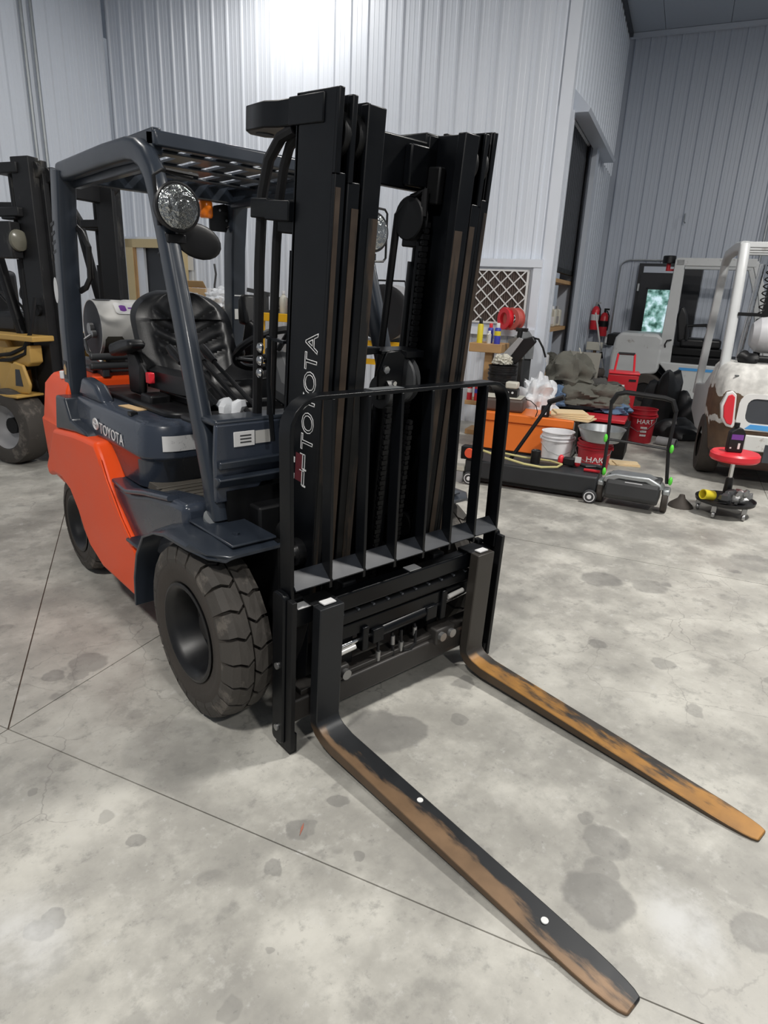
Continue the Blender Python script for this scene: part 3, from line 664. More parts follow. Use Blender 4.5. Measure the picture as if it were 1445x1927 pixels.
# --- overhead guard
gd = None
for side in (1, -1):
    xt, xb = .455, .475; pts = []
    pts += [(-2.085, .88), (-2.08, 1.3), (-2.04, 1.75), (-1.985, 2.03)]
    pts2 = [(-1.99, 2.022), (-1.4, 2.027), (-1.16, 2.022)]
    cx_, cz_ = -1.13, 1.87
    arcp = [(-1.13+.15*math.sin(math.radians(a)), 1.87+.15*math.cos(math.radians(a))) for a in (8, 22, 36, 50, 64, 74)]
    pts2 += arcp + [(-.90, 1.63), (-.77, 1.35), (-.62, 1.05), (-.52, .90), (-.455, .765)]
    pts2 = [(-1.99, 2.022), (-1.4, 2.027), (-1.16, 2.022), (-1.08, 2.008), (-1.01, 1.975), (-.955, 1.92), (-.92, 1.85), (-.86, 1.69), (-.77, 1.44), (-.655, 1.10), (-.575, .87), (-.535, .722)]
    def xz(z): return sx(xb+(xt-xb)*(z-.75)/1.3, side)
    b = MB(); b.sweep([(xz(z)+0, y, z) for y, z in pts2], (1, 0, 0), (.062, .085), .022)
    g_ = b.build('guard_front_leg', MT['grey2'], T)
    b = MB(); b.sweep([(xz(z), y, z) for y, z in pts], (1, 0, 0), (.088, .105), .012); b.build('guard_rear_pillar', MT['grey2'], T)
    if side > 0: gd = g_
    b = MB(); b.cyl((xz(.77), -.54, .722), (xz(.77), -.535, .734), .055, n=20); b.build('weld_ring', MT['galv'], g_)
    b = MB(); b.bx(sx(.39, side), sx(.43, side), -1.95, -1.12, 1.955, 2.0); b.build('inner_rail', MT['grey2'], g_, .006)
    # slots in the pillar side and grab handle
    if side > 0:
        b = MB()
        for k in range(5): b.box((xz(1.75)+.0445, -2.075, 1.80-k*.042), (.002, .05, .014), (12, 0, 0))
        b.build('pillar_slots', MT['plas'], gd)
        b = MB(); b.tube([(sx(.42, 1), -2.02, 1.80), (sx(.41, 1), -1.95, 1.765), (sx(.40, 1), -1.90, 1.70), (sx(.40, 1), -1.92, 1.56), (sx(.41, 1), -1.96, 1.515), (sx(.42, 1), -2.03, 1.495)], .014, 8); b.build('grab_handle', MT['plas'], gd)
        b = MB(); b.prism([(-2.115+.03*math.cos(2*PI*i/18), 1.495+.062*math.sin(2*PI*i/18)) for i in range(18)], 'x', xz(1.5)+.044, xz(1.5)+.0455); b.build('oval_sticker', MT['sticker'], gd)
        b = MB(); b.bx(xz(1.1)+.044, xz(1.1)+.0455, -2.12, -2.06, 1.06, 1.15); b.build('maple_sticker', MT['plas'], gd)
        b = MB(); b.prism([(-2.09+.022*math.cos(2*PI*i/5+PI/2)*(1 if i % 1 == 0 else .5), 1.105+.03*math.sin(2*PI*i/5+PI/2)) for i in range(5)], 'x', xz(1.1)+.0455, xz(1.1)+.0462); b.build('maple_leaf', MT['card'], gd)
        b = MB(); b.prism([(-2.10+.022*math.cos(2*PI*i/14), .955+.03*math.sin(2*PI*i/14)) for i in range(14)], 'x', xz(.95)+.044, xz(.95)+.0465); b.build('green_sticker', pm('green_sticker', (.15, .45, .2), .5), gd)
    else:
        b = MB(); b.bx(xz(1.55)-.03, xz(1.55)+.03, -2.012+.0, -2.009, 1.50, 1.68); b.build('instruction_label', MT['sticker'], g_)
        b = MB(); b.bx(xz(1.4)-.03, xz(1.4)+.03, -2.02, -2.016, 1.37, 1.47); b.build('small_label', MT['alu'], g_)
b = MB(); b.prism([(-1.06, 2.025), (-.975, 2.015), (-.98, 2.068), (-1.06, 2.08)], 'x', sx(.435, -1), sx(.435, 1)); hd = b.build('roof_header', MT['grey2'], T, .008)
b = MB(); b.prism([(-1.99, 1.98), (-1.93, 1.98), (-1.93, 2.07), (-1.99, 2.07)], 'x', sx(.435, -1), sx(.435, 1)); b.build('roof_rear_beam', MT['grey2'], T, .008)
for k in range(8):
    x = sx(-.40+.80*k/7, 1); b = MB(); b.bx(x-.033, x+.033, -1.94, -1.05, 2.044, 2.054); b.build('roof_slat', MT['grey2'], hd)
for k, y in enumerate((-1.22, -1.48, -1.74)):
    b = MB(); b.bx(sx(.42, -1), sx(.42, 1), y-.035, y+.035, 2.034, 2.044); b.build('roof_crossbar', MT['grey2'], hd, .003)
for side in (1, -1):
    b = MB(); b.bx(sx(.40, side), sx(.435, side), -1.95, -1.0, 1.99, 2.08); b.build('roof_side', MT['grey2'], hd, .004)
# --- work lamps, mirror, turn signal
for side, zc in ((1, 1.80), (-1, 1.80)):
    lx = sx(.45, side); ly = -.80; lp = MB()
    lp.lathe([(.012, -.075), (.05, -.07), (.072, -.035), (.080, 0), (.083, .012), (.078, .016)], (lx, ly, zc), 'y', 28)
    lo = lp.build('work_lamp', MT['plas'], T)
    b = MB(); b.lathe([(.076, .012), (.070, .020), (.045, .027), (.001, .030)], (lx, ly, zc), 'y', 28); b.build('lens', MT['lens'], lo)
    b = MB(); b.tube([(lx-.05*side*0-.01, ly-.03, zc-.085), (lx, ly-.04, zc-.12), (lx+.03*side, ly-.09, zc-.16)], .016, 8); b.bx(lx-.035, lx+.035, ly-.05, ly-.01, zc-.115, zc-.085); b.build('lamp_bracket', MT['plas'], lo, .003)
    b = MB(); b.tube([(lx-.10*side, ly-.03, zc+.115), (lx+.02*side, ly-.03, zc+.12)], .007, 6) if side > 0 else None
    if side > 0:
        b.tube([(lx+.045, ly-.05, zc-.06), (lx+.055, ly-.05, zc+.10), (lx+.03, ly-.04, zc+.118), (lx-.08, ly-.03, zc+.105)], .007, 6)
    else:
        b.tube([(lx+.03, ly-.02, zc+.105), (lx-.085, ly-.02, zc+.10), (lx-.10, ly-.02, zc+.085), (lx-.10, ly-.02, zc-.10), (lx-.085, ly-.02, zc-.115), (lx-.0, ly-.02, zc-.12)], .0055, 6)
    b.build('lamp_guard', MT['plas'], lo)
b = MB(); b.ell((0, 0, 0), (.095, .012, .062), 20, 10); 
for i, p in enumerate(b.v): b.v[i] = Euler((0, math.radians(-12), 0)).to_matrix() @ p + V((.375, -.86, 1.70))
mi = b.build('mirror', MT['plas'], T)
b = MB(); b.tube([(.45, -.86, 1.71), (.40, -.86, 1.66), (.375, -.86, 1.69)], .008, 6); b.build('mirror_arm', MT['plas'], mi)
b = MB(); b.lathe([(.03, 0), (.036, .01), (.036, .075), (.03, .085)], (-.235, -1.99, 1.90), 'z', 16); ts = b.build('turn_signal', MT['amber'], T)
b = MB(); b.prism([(-.27, 1.84), (-.37, 1.84), (-.43, 1.97), (-.36, 1.985), (-.30, 1.97), (-.27, 1.92)], 'y', -2.03, -2.02); b.tube([(-.37, -2.02, 1.86), (-.42, -2.0, 1.90), (-.425, -2.0, 1.96)], .005, 6); b.build('signal_bracket', MT['plas'], ts)
b = MB()
for p in ((-.33, 1.95), (-.37, 1.9)): b.cyl((p[0], -2.02, p[1]), (p[0], -2.012, p[1]), .007, n=8)
b.build('signal_bolts', MT['chrome'], ts)
# --- seat
def cushion(pts_rows): pass
b = MB(); rows = 9; prof = [(-.255, 0), (-.24, .03), (-.16, .05), (-.08, .03), (0, .025), (.08, .03), (.16, .05), (.24, .03), (.255, 0)]
# backrest: surface grid bulging forward
def shell(name, fn, nu, nv, thick, mat, parent, back):
    b = MB()
    for i in range(nv+1):
        for j in range(nu+1): b.v.append(fn(j/nu, i/nv))
    k = len(b.v)
    for i in range(nv+1):
        for j in range(nu+1): b.v.append(fn(j/nu, i/nv)+back*thick)
    W = nu+1
    for i in range(nv):
        for j in range(nu):
            q = (i*W+j, i*W+j+1, (i+1)*W+j+1, (i+1)*W+j); b.f.append(q); b.f.append(tuple(k+x for x in q[::-1]))
    edge = [j for j in range(W)]+[i*W+nu for i in range(1, nv+1)]+[nv*W+j for j in range(nu-1, -1, -1)]+[i*W for i in range(nv-1, 0, -1)]
    for a, c in zip(edge, edge[1:]+edge[:1]): b.f.append((a, c, k+c, k+a))
    return b.build(name, mat, parent)
SXc = .06
def fback(u, v):
    a = 2*u-1; half = .255*(1-.0*v)*(math.sqrt(max(0, 1-max(0, (v-.62)/.40)**2.4)))*(.92+.08*min(1, v*4))
    y = -1.56-.16*v-.02*a*a + .05*math.exp(-((abs(a)-.72)/.22)**2)*(1-v*.6) - .03*(1-abs(a))*(v < .7)
    gro = sum(math.exp(-((v-(.16+.15*k)-(abs(a))*.30)/.030)**2) for k in range(4))*.016*max(0, min(1, (.74-abs(a))/.1))
    return V((SXc+a*half, y-gro, 1.08+.43*v))
seat = shell('seat_backrest', fback, 44, 44, .07, MT['vinyl'], T, V((0, -1, .1)))
def fcush(u, v):
    a = 2*u-1; y = -1.58+.56*v; half = .26*(1-.12*v)
    z = 1.13+.05*math.exp(-((abs(a)-.8)/.22)**2)-.02*(1-a*a)+.045*math.exp(-((v-.9)/.16)**2)*(1-.4*abs(a)) - max(0, v-.93)*.7
    return V((SXc+a*half, y, z))
cu = shell('seat_cushion', fcush, 24, 22, .08, MT['vinyl'], T, V((0, 0, -1)))
b = MB(); b.bx(SXc-.22, SXc+.22, -1.55, -1.10, 1.02, 1.07); b.build('seat_base', MT['plas'], cu, .015)
b = MB(); b.tube([(SXc-.2, -1.02, 1.07), (SXc-.1, -.99, 1.07), (SXc+.18, -.99, 1.07), (SXc+.2, -1.03, 1.07)], .009, 6); b.build('slide_bar', MT['steel'], cu)
b = MB(); b.prism([(-1.75, 1.20), (-1.50, 1.255), (-1.47, 1.275), (-1.50, 1.30), (-1.62, 1.29), (-1.76, 1.26)], 'x', SXc+.29, SXc+.375); b.build('armrest', MT['vinyl'], seat, .02, 3)
b = MB(); b.prism([(-1.70, 1.03), (-1.55, 1.03), (-1.52, 1.18), (-1.58, 1.24), (-1.70, 1.24)], 'x', SXc+.27, SXc+.31); b.build('hip_restraint', MT['plas'], seat, .02)
b = MB(); b.prism([(-1.70, 1.10), (-1.55, 1.10), (-1.5, 1.36), (-1.6, 1.40)], 'x', SXc-.34, SXc-.29); b.prism([(-1.66, 1.36), (-1.56, 1.36), (-1.60, 1.52), (-1.66, 1.50)], 'x', SXc-.37, SXc-.28); b.build('side_arm', MT['plas'], seat, .02)
b = MB(); b.bx(SXc+.27, SXc+.30, -1.50, -1.46, 1.10, 1.15); b.build('belt_buckle', MT['redbright'], seat, .004)
b = MB(); b.tube([(SXc+.30, -1.55, 1.20), (SXc+.295, -1.50, 1.15), (SXc+.285, -1.48, 1.12)], .006, 5); b.build('seat_belt', MT['blackrub'], seat)
b = MB(); b.bx(SXc+.24, SXc+.34, -1.48, -1.36, 1.0, 1.06); b.build('fuse_box', MT['plas'], seat, .01)
# --- steering wheel and column
cs = V((-.06, -1.05, 1.285)); nrm = V((0, -.55, .83)).normalized(); ax1 = V((1, 0, 0)); ax2 = nrm.cross(ax1)
b = MB(); b.tube([cs+(ax1*math.cos(2*PI*i/32)+ax2*math.sin(2*PI*i/32))*.175 for i in range(32)], .016, 8, True)
for a in (90, 210, 330):
    a = math.radians(a); b.tube([cs+(ax1*math.cos(a)+ax2*math.sin(a))*.17, cs-nrm*.03], .012, 6)
sw = b.build('steering_wheel', MT['plas'], T)
b = MB(); b.cyl(cs-nrm*.05, cs+nrm*.005, .05, .035, 16); b.tube([cs-nrm*.04, cs-nrm*.20, V((-.12, -.72, 1.05))], [.055, .07, .09], 10); b.build('steering_column', MT['plasg'], sw)
kp = cs+ax2*-.12+ax1*.10+nrm*.02; b = MB(); b.ell(kp+nrm*.03, (.026, .026, .03)); b.build('spinner_knob', MT['plas'], sw)
b = MB(); b.tube([cs-nrm*.06, cs-nrm*.05+ax1*.14, cs-nrm*.04+ax1*.20], .008, 6); b.build('direction_lever', MT['plas'], sw)
# --- hydraulic levers
for k in range(4):
    x = .36-.05*k
    b = MB(); b.tube([(x-.02, -.66, 1.02), (x, -.78, 1.10), (x+.02, -1.02, 1.22), (x+.025, -1.10, 1.265)], [.011, .010, .009, .009], 8); lv = b.build('control_lever', MT['plas'], T)
    b = MB(); b.tube([(x+.022, -1.05, 1.24), (x+.026, -1.11, 1.27), (x+.028, -1.15, 1.295)], [.014, .019, .015], 8); b.build('lever_knob', MT['plas'], lv)
b = MB(); b.bx(.14, .42, -.74, -.60, .98, 1.05); b.build('lever_console', MT['plas'], T, .02)
b = MB(); b.lump((.34, -.70, 1.09), (.05, .035, .05), .5, seed=3, flat=False); b.build('rag', MT['bag'], T)
# --- tilt cylinder and hoses under the cowl
for side in (1, -1):
    b = MB(); b.cyl((sx(.26, side), -.70, .72), (sx(.26, side), -.36, .66), .045); b.cyl((sx(.26, side), -.37, .665), (sx(.26, side), -.27, .64), .025); b.cyl((sx(.22, side), -.28, .64), (sx(.32, side), -.28, .64), .05)
    tcy = b.build('tilt_cylinder', MT['blackd'], T); b = MB(); b.cyl((sx(.32, side), -.28, .64), (sx(.335, side), -.28, .64), .028); b.cyl((sx(.335, side), -.28, .64), (sx(.345, side), -.28, .64), .016, n=6); b.build('pin', MT['chrome'], tcy)

# ---------------------------------------------------------------- mast (leans forward a little)
TILT = math.radians(-4.6)
MXF = Matrix.Translation((-.02, -.245, .10)) @ Matrix.Rotation(TILT, 4, 'X')
# local mast frame: x lateral, y depth (front face at y=0), z up from 0 to 1.99
MH = 1.985
def mm(): return MB(MXF)
for side in (1, -1):
    o_ = side
    # outer rail: web towards the outside, front and rear flanges
    b = mm(); z0, z1 = -.02, MH
    b.bx(o_*.340, o_*.318, -.20, -.005, z0, z1)
    outer = b.build('outer_mast_rail', MT['blackp'], T, .003)
    b = mm(); b.bx(o_*.340, o_*.300, -.012, .006, z0, MH-.21); b.build('front_flange', MT['blackp'], outer, .003)
    b = mm(); b.bx(o_*.340, o_*.321, -.012, .006, MH-.22, MH); b.build('flange_tip', MT['blackp'], outer, .003)
    b = mm(); b.bx(o_*.336, o_*.318, .0055, .0075, z0+.2, MH-.25); b.build('rubbed_edge', MT['railrust'], outer)
    b = mm(); b.bx(o_*.340, o_*.285, -.205, -.185, z0, MH); b.build('rear_flange', MT['blackp'], outer, .003)
    # middle rail
    b = mm(); b.bx(o_*.290, o_*.276, -.175, .0, z0+.02, MH-.01); mid = b.build('middle_mast_rail', MT['blackp'], T, .002)
    b = mm(); b.bx(o_*.294, o_*.248, -.018, .010, z0+.02, MH-.23); b.build('front_flange', MT['blackp'], mid, .003)
    b = mm(); b.bx(o_*.294, o_*.276, -.018, .010, MH-.24, MH-.012); b.build('flange_tip', MT['blackp'], mid, .003)
    b = mm(); b.bx(o_*.276, o_*.250, .0100, .0115, z0+.2, MH-.30); b.build('rubbed_edge', MT['railrust'], mid)
    b = mm(); b.bx(o_*.290, o_*.245, -.18, -.165, z0+.02, MH-.03); b.build('rear_flange', MT['blackp'], mid, .002)
    # inner rail
    b = mm(); b.bx(o_*.238, o_*.222, -.17, .0, z0+.04, MH-.02); inn = b.build('inner_mast_rail', MT['blackp'], T, .002)
    b = mm(); b.bx(o_*.240, o_*.172, -.022, .014, z0+.04, MH-.025); b.build('front_flange', MT['blackp'], inn, .003)
    b = mm(); b.bx(o_*.212, o_*.174, .0140, .0155, z0+.2, MH-.32); b.build('rubbed_edge', MT['railrust'], inn)
    b = mm(); b.bx(o_*.240, o_*.180, -.175, -.16, z0+.04, MH-.025); b.build('rear_flange', MT['blackp'], inn, .002)
    # rollers shown in the cut-outs at the head of the mast
    for q, xr_ in ((outer, .297), (mid, .245)):
        b = mm(); b.lathe([(.03, -.016), (.058, -.015), (.062, -.010), (.062, .010), (.058, .015), (.03, .016)], (o_*xr_, -.052, MH-.11), 'x', 28); b.build('mast_roller', MT['blackd'], q)
    # lift cylinder behind the rail
    b = mm(); b.cyl((o_*.27, -.255, .05), (o_*.27, -.255, 1.55), .036); lc = b.build('lift_cylinder', MT['blackp'], T)
    b = mm(); b.cyl((o_*.27, -.255, 1.55), (o_*.27, -.255, MH-.05), .022); b.build('piston_rod', MT['blackd'], lc)
    b = mm(); b.bx(o_*.22, o_*.335, -.30, -.19, 1.60, 1.68); b.build('cylinder_clamp', MT['blackp'], lc, .006)
    # plate at the head
    b = mm(); b.prism([(o_*.345, -.20), (o_*.345, -.30), (o_*.36, -.36), (o_*.34, -.50), (o_*.30, -.545), (o_*.24, -.545), (o_*.21, -.50), (o_*.20, -.20)], 'z', MH-.085, MH-.01)
    hp = b.build('head_plate', MT['blackp'], outer, .005)
    b = mm(); b.cyl((o_*.285, -.47, MH-.088), (o_*.285, -.47, MH-.0845), .03); b.build('plate_hole', MT['dark_in'], outer)
    b = mm(); b.bx(o_*.336, o_*.346, -.24, -.06, MH-.085, MH-.008); b.build('head_lug', MT['blackp'], outer, .004)
# hose channel on the truck's right side of the mast
b = mm(); b.tube([(.30, -.25, MH-.10), (.30, -.295, MH-.13), (.30, -.325, MH-.19), (.30, -.345, MH-.28), (.30, -.355, MH-.42), (.30, -.36, 1.2), (.30, -.36, .6), (.30, -.34, .35)], .016, 8); b.build('hydraulic_hose', MT['blackrub'], T)
b = mm(); b.tube([(.325, -.23, MH-.09), (.33, -.30, MH-.11), (.335, -.36, MH-.17), (.335, -.395, MH-.27), (.335, -.405, MH-.5), (.33, -.41, 1.2), (.33, -.405, .6), (.32, -.37, .3)], .018, 8); hs = b.build('hydraulic_hose', MT['blackrub'], T)
b = mm(); b.bx(.29, .36, -.43, -.33, 1.64, 1.70); b.bx(.30, .36, -.34, -.20, 1.635, 1.695); b.build('hose_clamp', MT['blackp'], hs, .004)
b = mm(); b.bx(.30, .362, -.435, -.335, .91, .935); b.build('white_tie', MT['cream'], hs)
b = mm()
for k in range(3): b.ell((.352, -.36, 1.22-.045*k), (.012, .018, .018), 10, 6)
b.build('hose_fittings', MT['chrome'], hs)
b = mm(); b.bx(.335, .348, -.33, -.22, 1.255, 1.265); b.tube([(.345, -.31, 1.26), (.35, -.30, 1.1), (.345, -.27, .9)], .009, 6); b.build('hose_bracket', MT['blackp'], hs)
# outlined lettering up the mast side
txt = text('mast_lettering', 'TOYOTA', MT['print'], T, MXF @ frame((.3408, -.032, .92), (0, 0, 1), (0, -1, 0)), .096, outline=.0015)
mk = mm(); mk.bx(.3402, .3412, -.125, -.085, .80, .90); mk.build('decal_red', pm('dark_red_decal', (.10, .012, .018), .5), txt)
for zz in (.79, .85):
    for (y0, y1, za, zb) in ((-.085, -.082, zz, zz+.055), (-.10, -.082, zz+.052, zz+.055), (-.072, -.069, zz, zz+.055), (-.085, -.069, zz+.052, zz+.055), (-.08, -.06, zz-.003, zz+.003), (-.14, -.13, zz+.01, zz+.03), (-.155, -.145, zz+.02, zz+.04)): mk = mm(); mk.bx(.3402, .3416, y0, y1, za, zb); mk.build('decal_stroke', MT['print'], txt)
# cross members
b = mm(); b.bx(-.235, .235, -.24, -.195, MH-.20, MH-.04); b.bx(-.235, -.10, -.195, -.16, MH-.19, MH-.06); xb_ = b.build('mast_crossbeam', MT['blackp'], T, .006)
b = mm(); b.bx(-.215, -.185, -.16, -.10, MH-.24, MH-.12); b.build('stop_block', MT['blackd'], xb_, .006)
b = mm(); b.bx(-.30, .30, -.24, -.19, .75, .87); b.build('mast_crossbeam', MT['blackp'], T, .006)
b = mm(); b.bx(-.32, .32, -.25, -.19, -.02, .12); b.build('mast_crossbeam', MT['blackd'], T, .006)
# chain sheave at the head with chain and hoses down the inside of the left rail
b = mm(); b.lathe([(.02, -.018), (.07, -.016), (.075, -.012), (.062, -.006), (.062, .006), (.075, .012), (.07, .016), (.02, .018)], (-.165, -.20, MH-.29), 'x', 24); shv = b.build('hose_sheave', MT['blackd'], T)
b = mm(); b.tube([(-.165, -.14, MH-.28), (-.165, -.14, MH-.20), (-.165, -.20, MH-.22), (-.158, -.265, MH-.28), (-.15, -.28, 1.25), (-.135, -.28, .9), (-.10, -.28, .6)], .014, 8); b.build('hydraulic_hose', MT['blackrub'], T)
def chain(parent, x, y, z0, z1, w=.016, p=.020):
    b = mm(); k = 0; z = z0
    while z < z1:
        ww = w if k % 2 else w*.62
        b.bx(x-ww, x+ww, y-.008, y+.008, z, z+p*.86); b.cyl((x-w*1.05, y, z+p*.43), (x+w*1.05, y, z+p*.43), .0055, n=6); z += p; k += 1
    return b.build('lift_chain', MT['blackd'], parent, smooth=False)
chain(T, -.185, -.14, .45, MH-.30); chain(T, .185, -.14, .4, 1.30); chain(T, .02, -.02, .30, 1.06, .014); chain(T, -.105, -.03, .30, 1.0, .012)
# centre free-lift cylinder with its sheave
b = mm(); b.cyl((-.045, -.11, .05), (-.045, -.11, 1.02), .042); b.cyl((-.045, -.11, 1.02), (-.045, -.11, 1.07), .05); fl = b.build('free_lift_cylinder', MT['blackp'], T)
b = mm(); b.cyl((-.045, -.11, 1.05), (-.045, -.11, 1.16), .024); b.build('piston_rod', MT['blackd'], fl)
b = mm(); b.prism([(.05, 1.08), (.06, 1.18), (.03, 1.25), (-.03, 1.255), (-.06, 1.24), (-.06, 1.08)], 'y', -.06, -.045); b.bx(-.05, .05, -.13, -.05, 1.24, 1.255); b.build('sheave_bracket', MT['blackp'], fl, .004)
b = mm(); b.bx(-.16, -.07, -.16, -.05, 1.225, 1.25); b.bx(-.16, -.07, -.155, -.15, 1.2, 1.23); b.build('hose_cover', MT['blackp'], fl, .008)
b = mm(); b.lathe([(.02, -.02), (.085, -.018), (.09, -.012), (.075, -.006), (.075, .006), (.09, .012), (.085, .018), (.02, .02)], (-.105, -.10, 1.14), 'x', 26); b.lathe([(.02, -.02), (.06, -.018), (.06, .018), (.02, .02)], (.0, -.08, 1.10), 'x', 20); b.build('chain_wheel', MT['plasg'], fl)
b = mm(); b.cyl((.035, -.045, 1.19), (.035, -.030, 1.19), .014, n=6); b.cyl((-.01, -.045, 1.14), (-.01, -.03, 1.14), .009, n=6); b.build('bolts', MT['chrome'], fl)
b = mm(); b.prism([(.04, 1.24), (.14, 1.235), (.22, 1.30), (.20, 1.315), (.13, 1.265), (.04, 1.262)], 'y', -.10, -.07); b.build('hose_arm', MT['blackp'], fl, .004)

# ---------------------------------------------------------------- carriage, backrest and forks
CXF = Matrix.Translation((0, -.01, 0)) @ Matrix.Rotation(math.radians(-2.0), 4, 'X')
def cm(): return MB(CXF)
b = cm(); b.bx(-.505, .505, -.105, -.055, .475, .545); car = b.build('carriage_top_bar', MT['blackp'], T, .008)
b = cm(); b.bx(-.40, .34, -.125, -.06, .412, .462)
for k in range(11): pass
b.build('notched_bar', MT['blackd'], car, .012)
for k in range(10): b = cm(); b.box((-.36+k*.072, -.075, .4605), (.009, .034, .006)); b.build('bar_notch', MT['dark_in'], car)
b = cm(); b.bx(-.48, .30, -.13, -.075, .345, .40); b.bx(.155, .185, -.10, -.062, .27, .37); b.bx(-.265, -.235, -.10, -.062, .27, .40); b.build('sideshift_bar', MT['blackp'], car, .004)
b = cm(); b.cyl((-.16, -.09, .325), (.12, -.09, .315), .027); b.bx(.08, .135, -.12, -.06, .285, .345); b.bx(-.21, -.15, -.12, -.06, .29, .35); sc_ = b.build('sideshift_cylinder', MT['blackp'], car, .004)
b = cm(); b.cyl((-.21, -.09, .33), (-.42, -.09, .34), .011); b.build('sideshift_rod', MT['chrome'], car); b = cm(); b.cyl((.135, -.09, .312), (.33, -.09, .305), .011); b.build('sideshift_rod', MT['chrome'], car)
b = cm(); b.cyl((-.27, -.065, .365), (-.36, -.065, .372), .010); b.build('bright_rod', MT['alu'], car); b = cm(); b.cyl((.22, -.065, .305), (.30, -.065, .30), .010); b.build('bright_rod', MT['alu'], car)
for (x0_, x1_, zc_) in ((.10, .02, .17), (-.02, -.10, .2)):
    b = cm(); b.tube([(x0_, -.07, .29), (x0_, -.065, zc_+.03), (x0_-.01, -.06, zc_), ((x0_+x1_)/2, -.055, zc_-.01), (x1_+.005, -.06, zc_+.01), (x1_, -.07, zc_+.06), (x1_, -.08, .29)], .007, 6); hz = b.build('loop_hose', MT['blackrub'], car)
    b = cm(); b.cyl((x0_, -.067, .20), (x0_, -.066, .24), .010); b.build('hose_fitting', MT['steel'], car); b = cm(); b.cyl((x1_, -.072, .24), (x1_, -.075, .275), .009); b.build('hose_fitting', MT['steel'], car)
b = cm(); b.bx(-.48, .505, -.105, -.045, .105, .195); low = b.build('carriage_low_bar', MT['barrust'], T, .008)
b = cm(); b.bx(-.46, .46, -.125, -.06, .195, .215); b.build('low_bar_lip', MT['barrust'], low, .003)
b = cm(); b.bx(-.30, -.19, -.10, -.032, .175, .245); b.build('bolt_block', MT['barrust'], low, .008)
for x in (-.215, -.272): b = cm(); b.cyl((x, -.032, .215), (x, -.016, .215), .019, n=12); b.build('bolt_head', MT['steel'], low)
b = cm(); b.bx(.255, .315, -.10, -.045, .195, .255); b.build('bolt_block', MT['barrust'], low, .008)
b = cm(); b.cyl((.28, -.045, .225), (.28, -.028, .225), .02, n=12); b.build('bolt_head', MT['steel'], low)
for side in (1, -1):
    b = cm(); b.prism([(side*.505, .06), (side*.505, .56), (side*.43, .56), (side*.40, .46), (side*.43, .36), (side*.46, .30), (side*.47, .18), (side*.43, .14), (side*.36, .12), (side*.36, .06)] if side > 0 else [(-.505, .06), (-.505, .56), (-.47, .56), (-.47, .06)], 'y', -.13, -.10); b.build('carriage_end_plate', MT['blackd'], car, .006)
    b = cm(); b.prism([(-.15, .02), (-.02, .02), (-.02, .06), (-.05, .58), (-.08, .61), (-.10, .61), (-.125, .58), (-.15, .10)], 'x', side*.525, side*.545)
    b = cm(); b.prism(rrect(-.115, -.045, .03, .615, .02), 'x', side*.518, side*.545); ep = b.build('backrest_mount', MT['blackp'], T, .006)
    b = cm(); b.bx(side*.515, side*.535, -.045, -.012, .02, .60); b.prism([(-.11, .0), (-.02, .0), (-.02, .08), (-.11, .08)], 'x', side*.500, side*.53); b.build('mount_flange', MT['blackd'], ep, .003)
    for z in (.09, .34): b = cm(); b.cyl((side*.545, -.08, z), (side*.551, -.08, z), .012, n=10); b.build('mount_bolt', MT['steel'], ep)
    b = cm(); b.bx(-.10*0+side*.20, side*.26, -.20, -.10, .08, .56); b.build('roller_bracket', MT['blackd'], car, .006)
b = cm(); b.bx(.43, .485, -.09, -.052, .5455, .548); b.build('red_white_decal', MT['sticker'], car)
b = cm(); b.bx(-.09, -.03, -.10, -.06, .5455, .548); b.build('chipped_label', MT['sticker'], car); b = cm(); b.bx(-.42, -.36, -.095, -.055, .5455, .55); b.build('chipped_label', MT['sticker'], car)
# load backrest
bk = [(.512, .545)]+[(.512, .8), (.512, 1.13)]+[(.512-.10+.10*math.cos(math.radians(a)), 1.138+.10*math.sin(math.radians(a))) for a in (15, 35, 55, 75, 90)]
path = bk+[(-x, z) for x, z in bk[::-1]]
b = MB(); b.sweep([(x, -.065, z) for x, z in path], (0, 1, 0), (.062, .014)); bkr = b.build('load_backrest', MT['blackp'], T, .002)
for k in range(6):
    x = .363-k*.1453
    b = MB(); b.bx(x-.006, x+.006, -.075, -.028, .60, 1.232); b.build('backrest_bar', MT['blackp'], bkr, .0015)
for k in range(7):
    x0_ = .505-k*.1453+(.0 if k else 0); x1_ = x0_-.1453+.012
    if k == 0: x0_ = .505; x1_ = .369
    else: x0_ = .357-(k-1)*.1453; x1_ = max(x0_-.133, -.505)
    b = MB(); b.prism([(-.078, .668), (-.074, .675), (-.024, .628), (-.028, .622)], 'x', x0_, x1_); b.build('backrest_rail', pm('worn_blue_black_plate', (.018, .021, .027), .38, var=.4, scale=14, metal=.1, spec=.35) if k == 0 else bpy.data.materials['worn_blue_black_plate'], bkr)
b = MB(); b.prism([(.05, 1.2455), (.19, 1.2455), (.19, 1.247), (.05, 1.247)], 'y', -.094, -.05); b.build('paint_wear', MT['galv'], bkr)

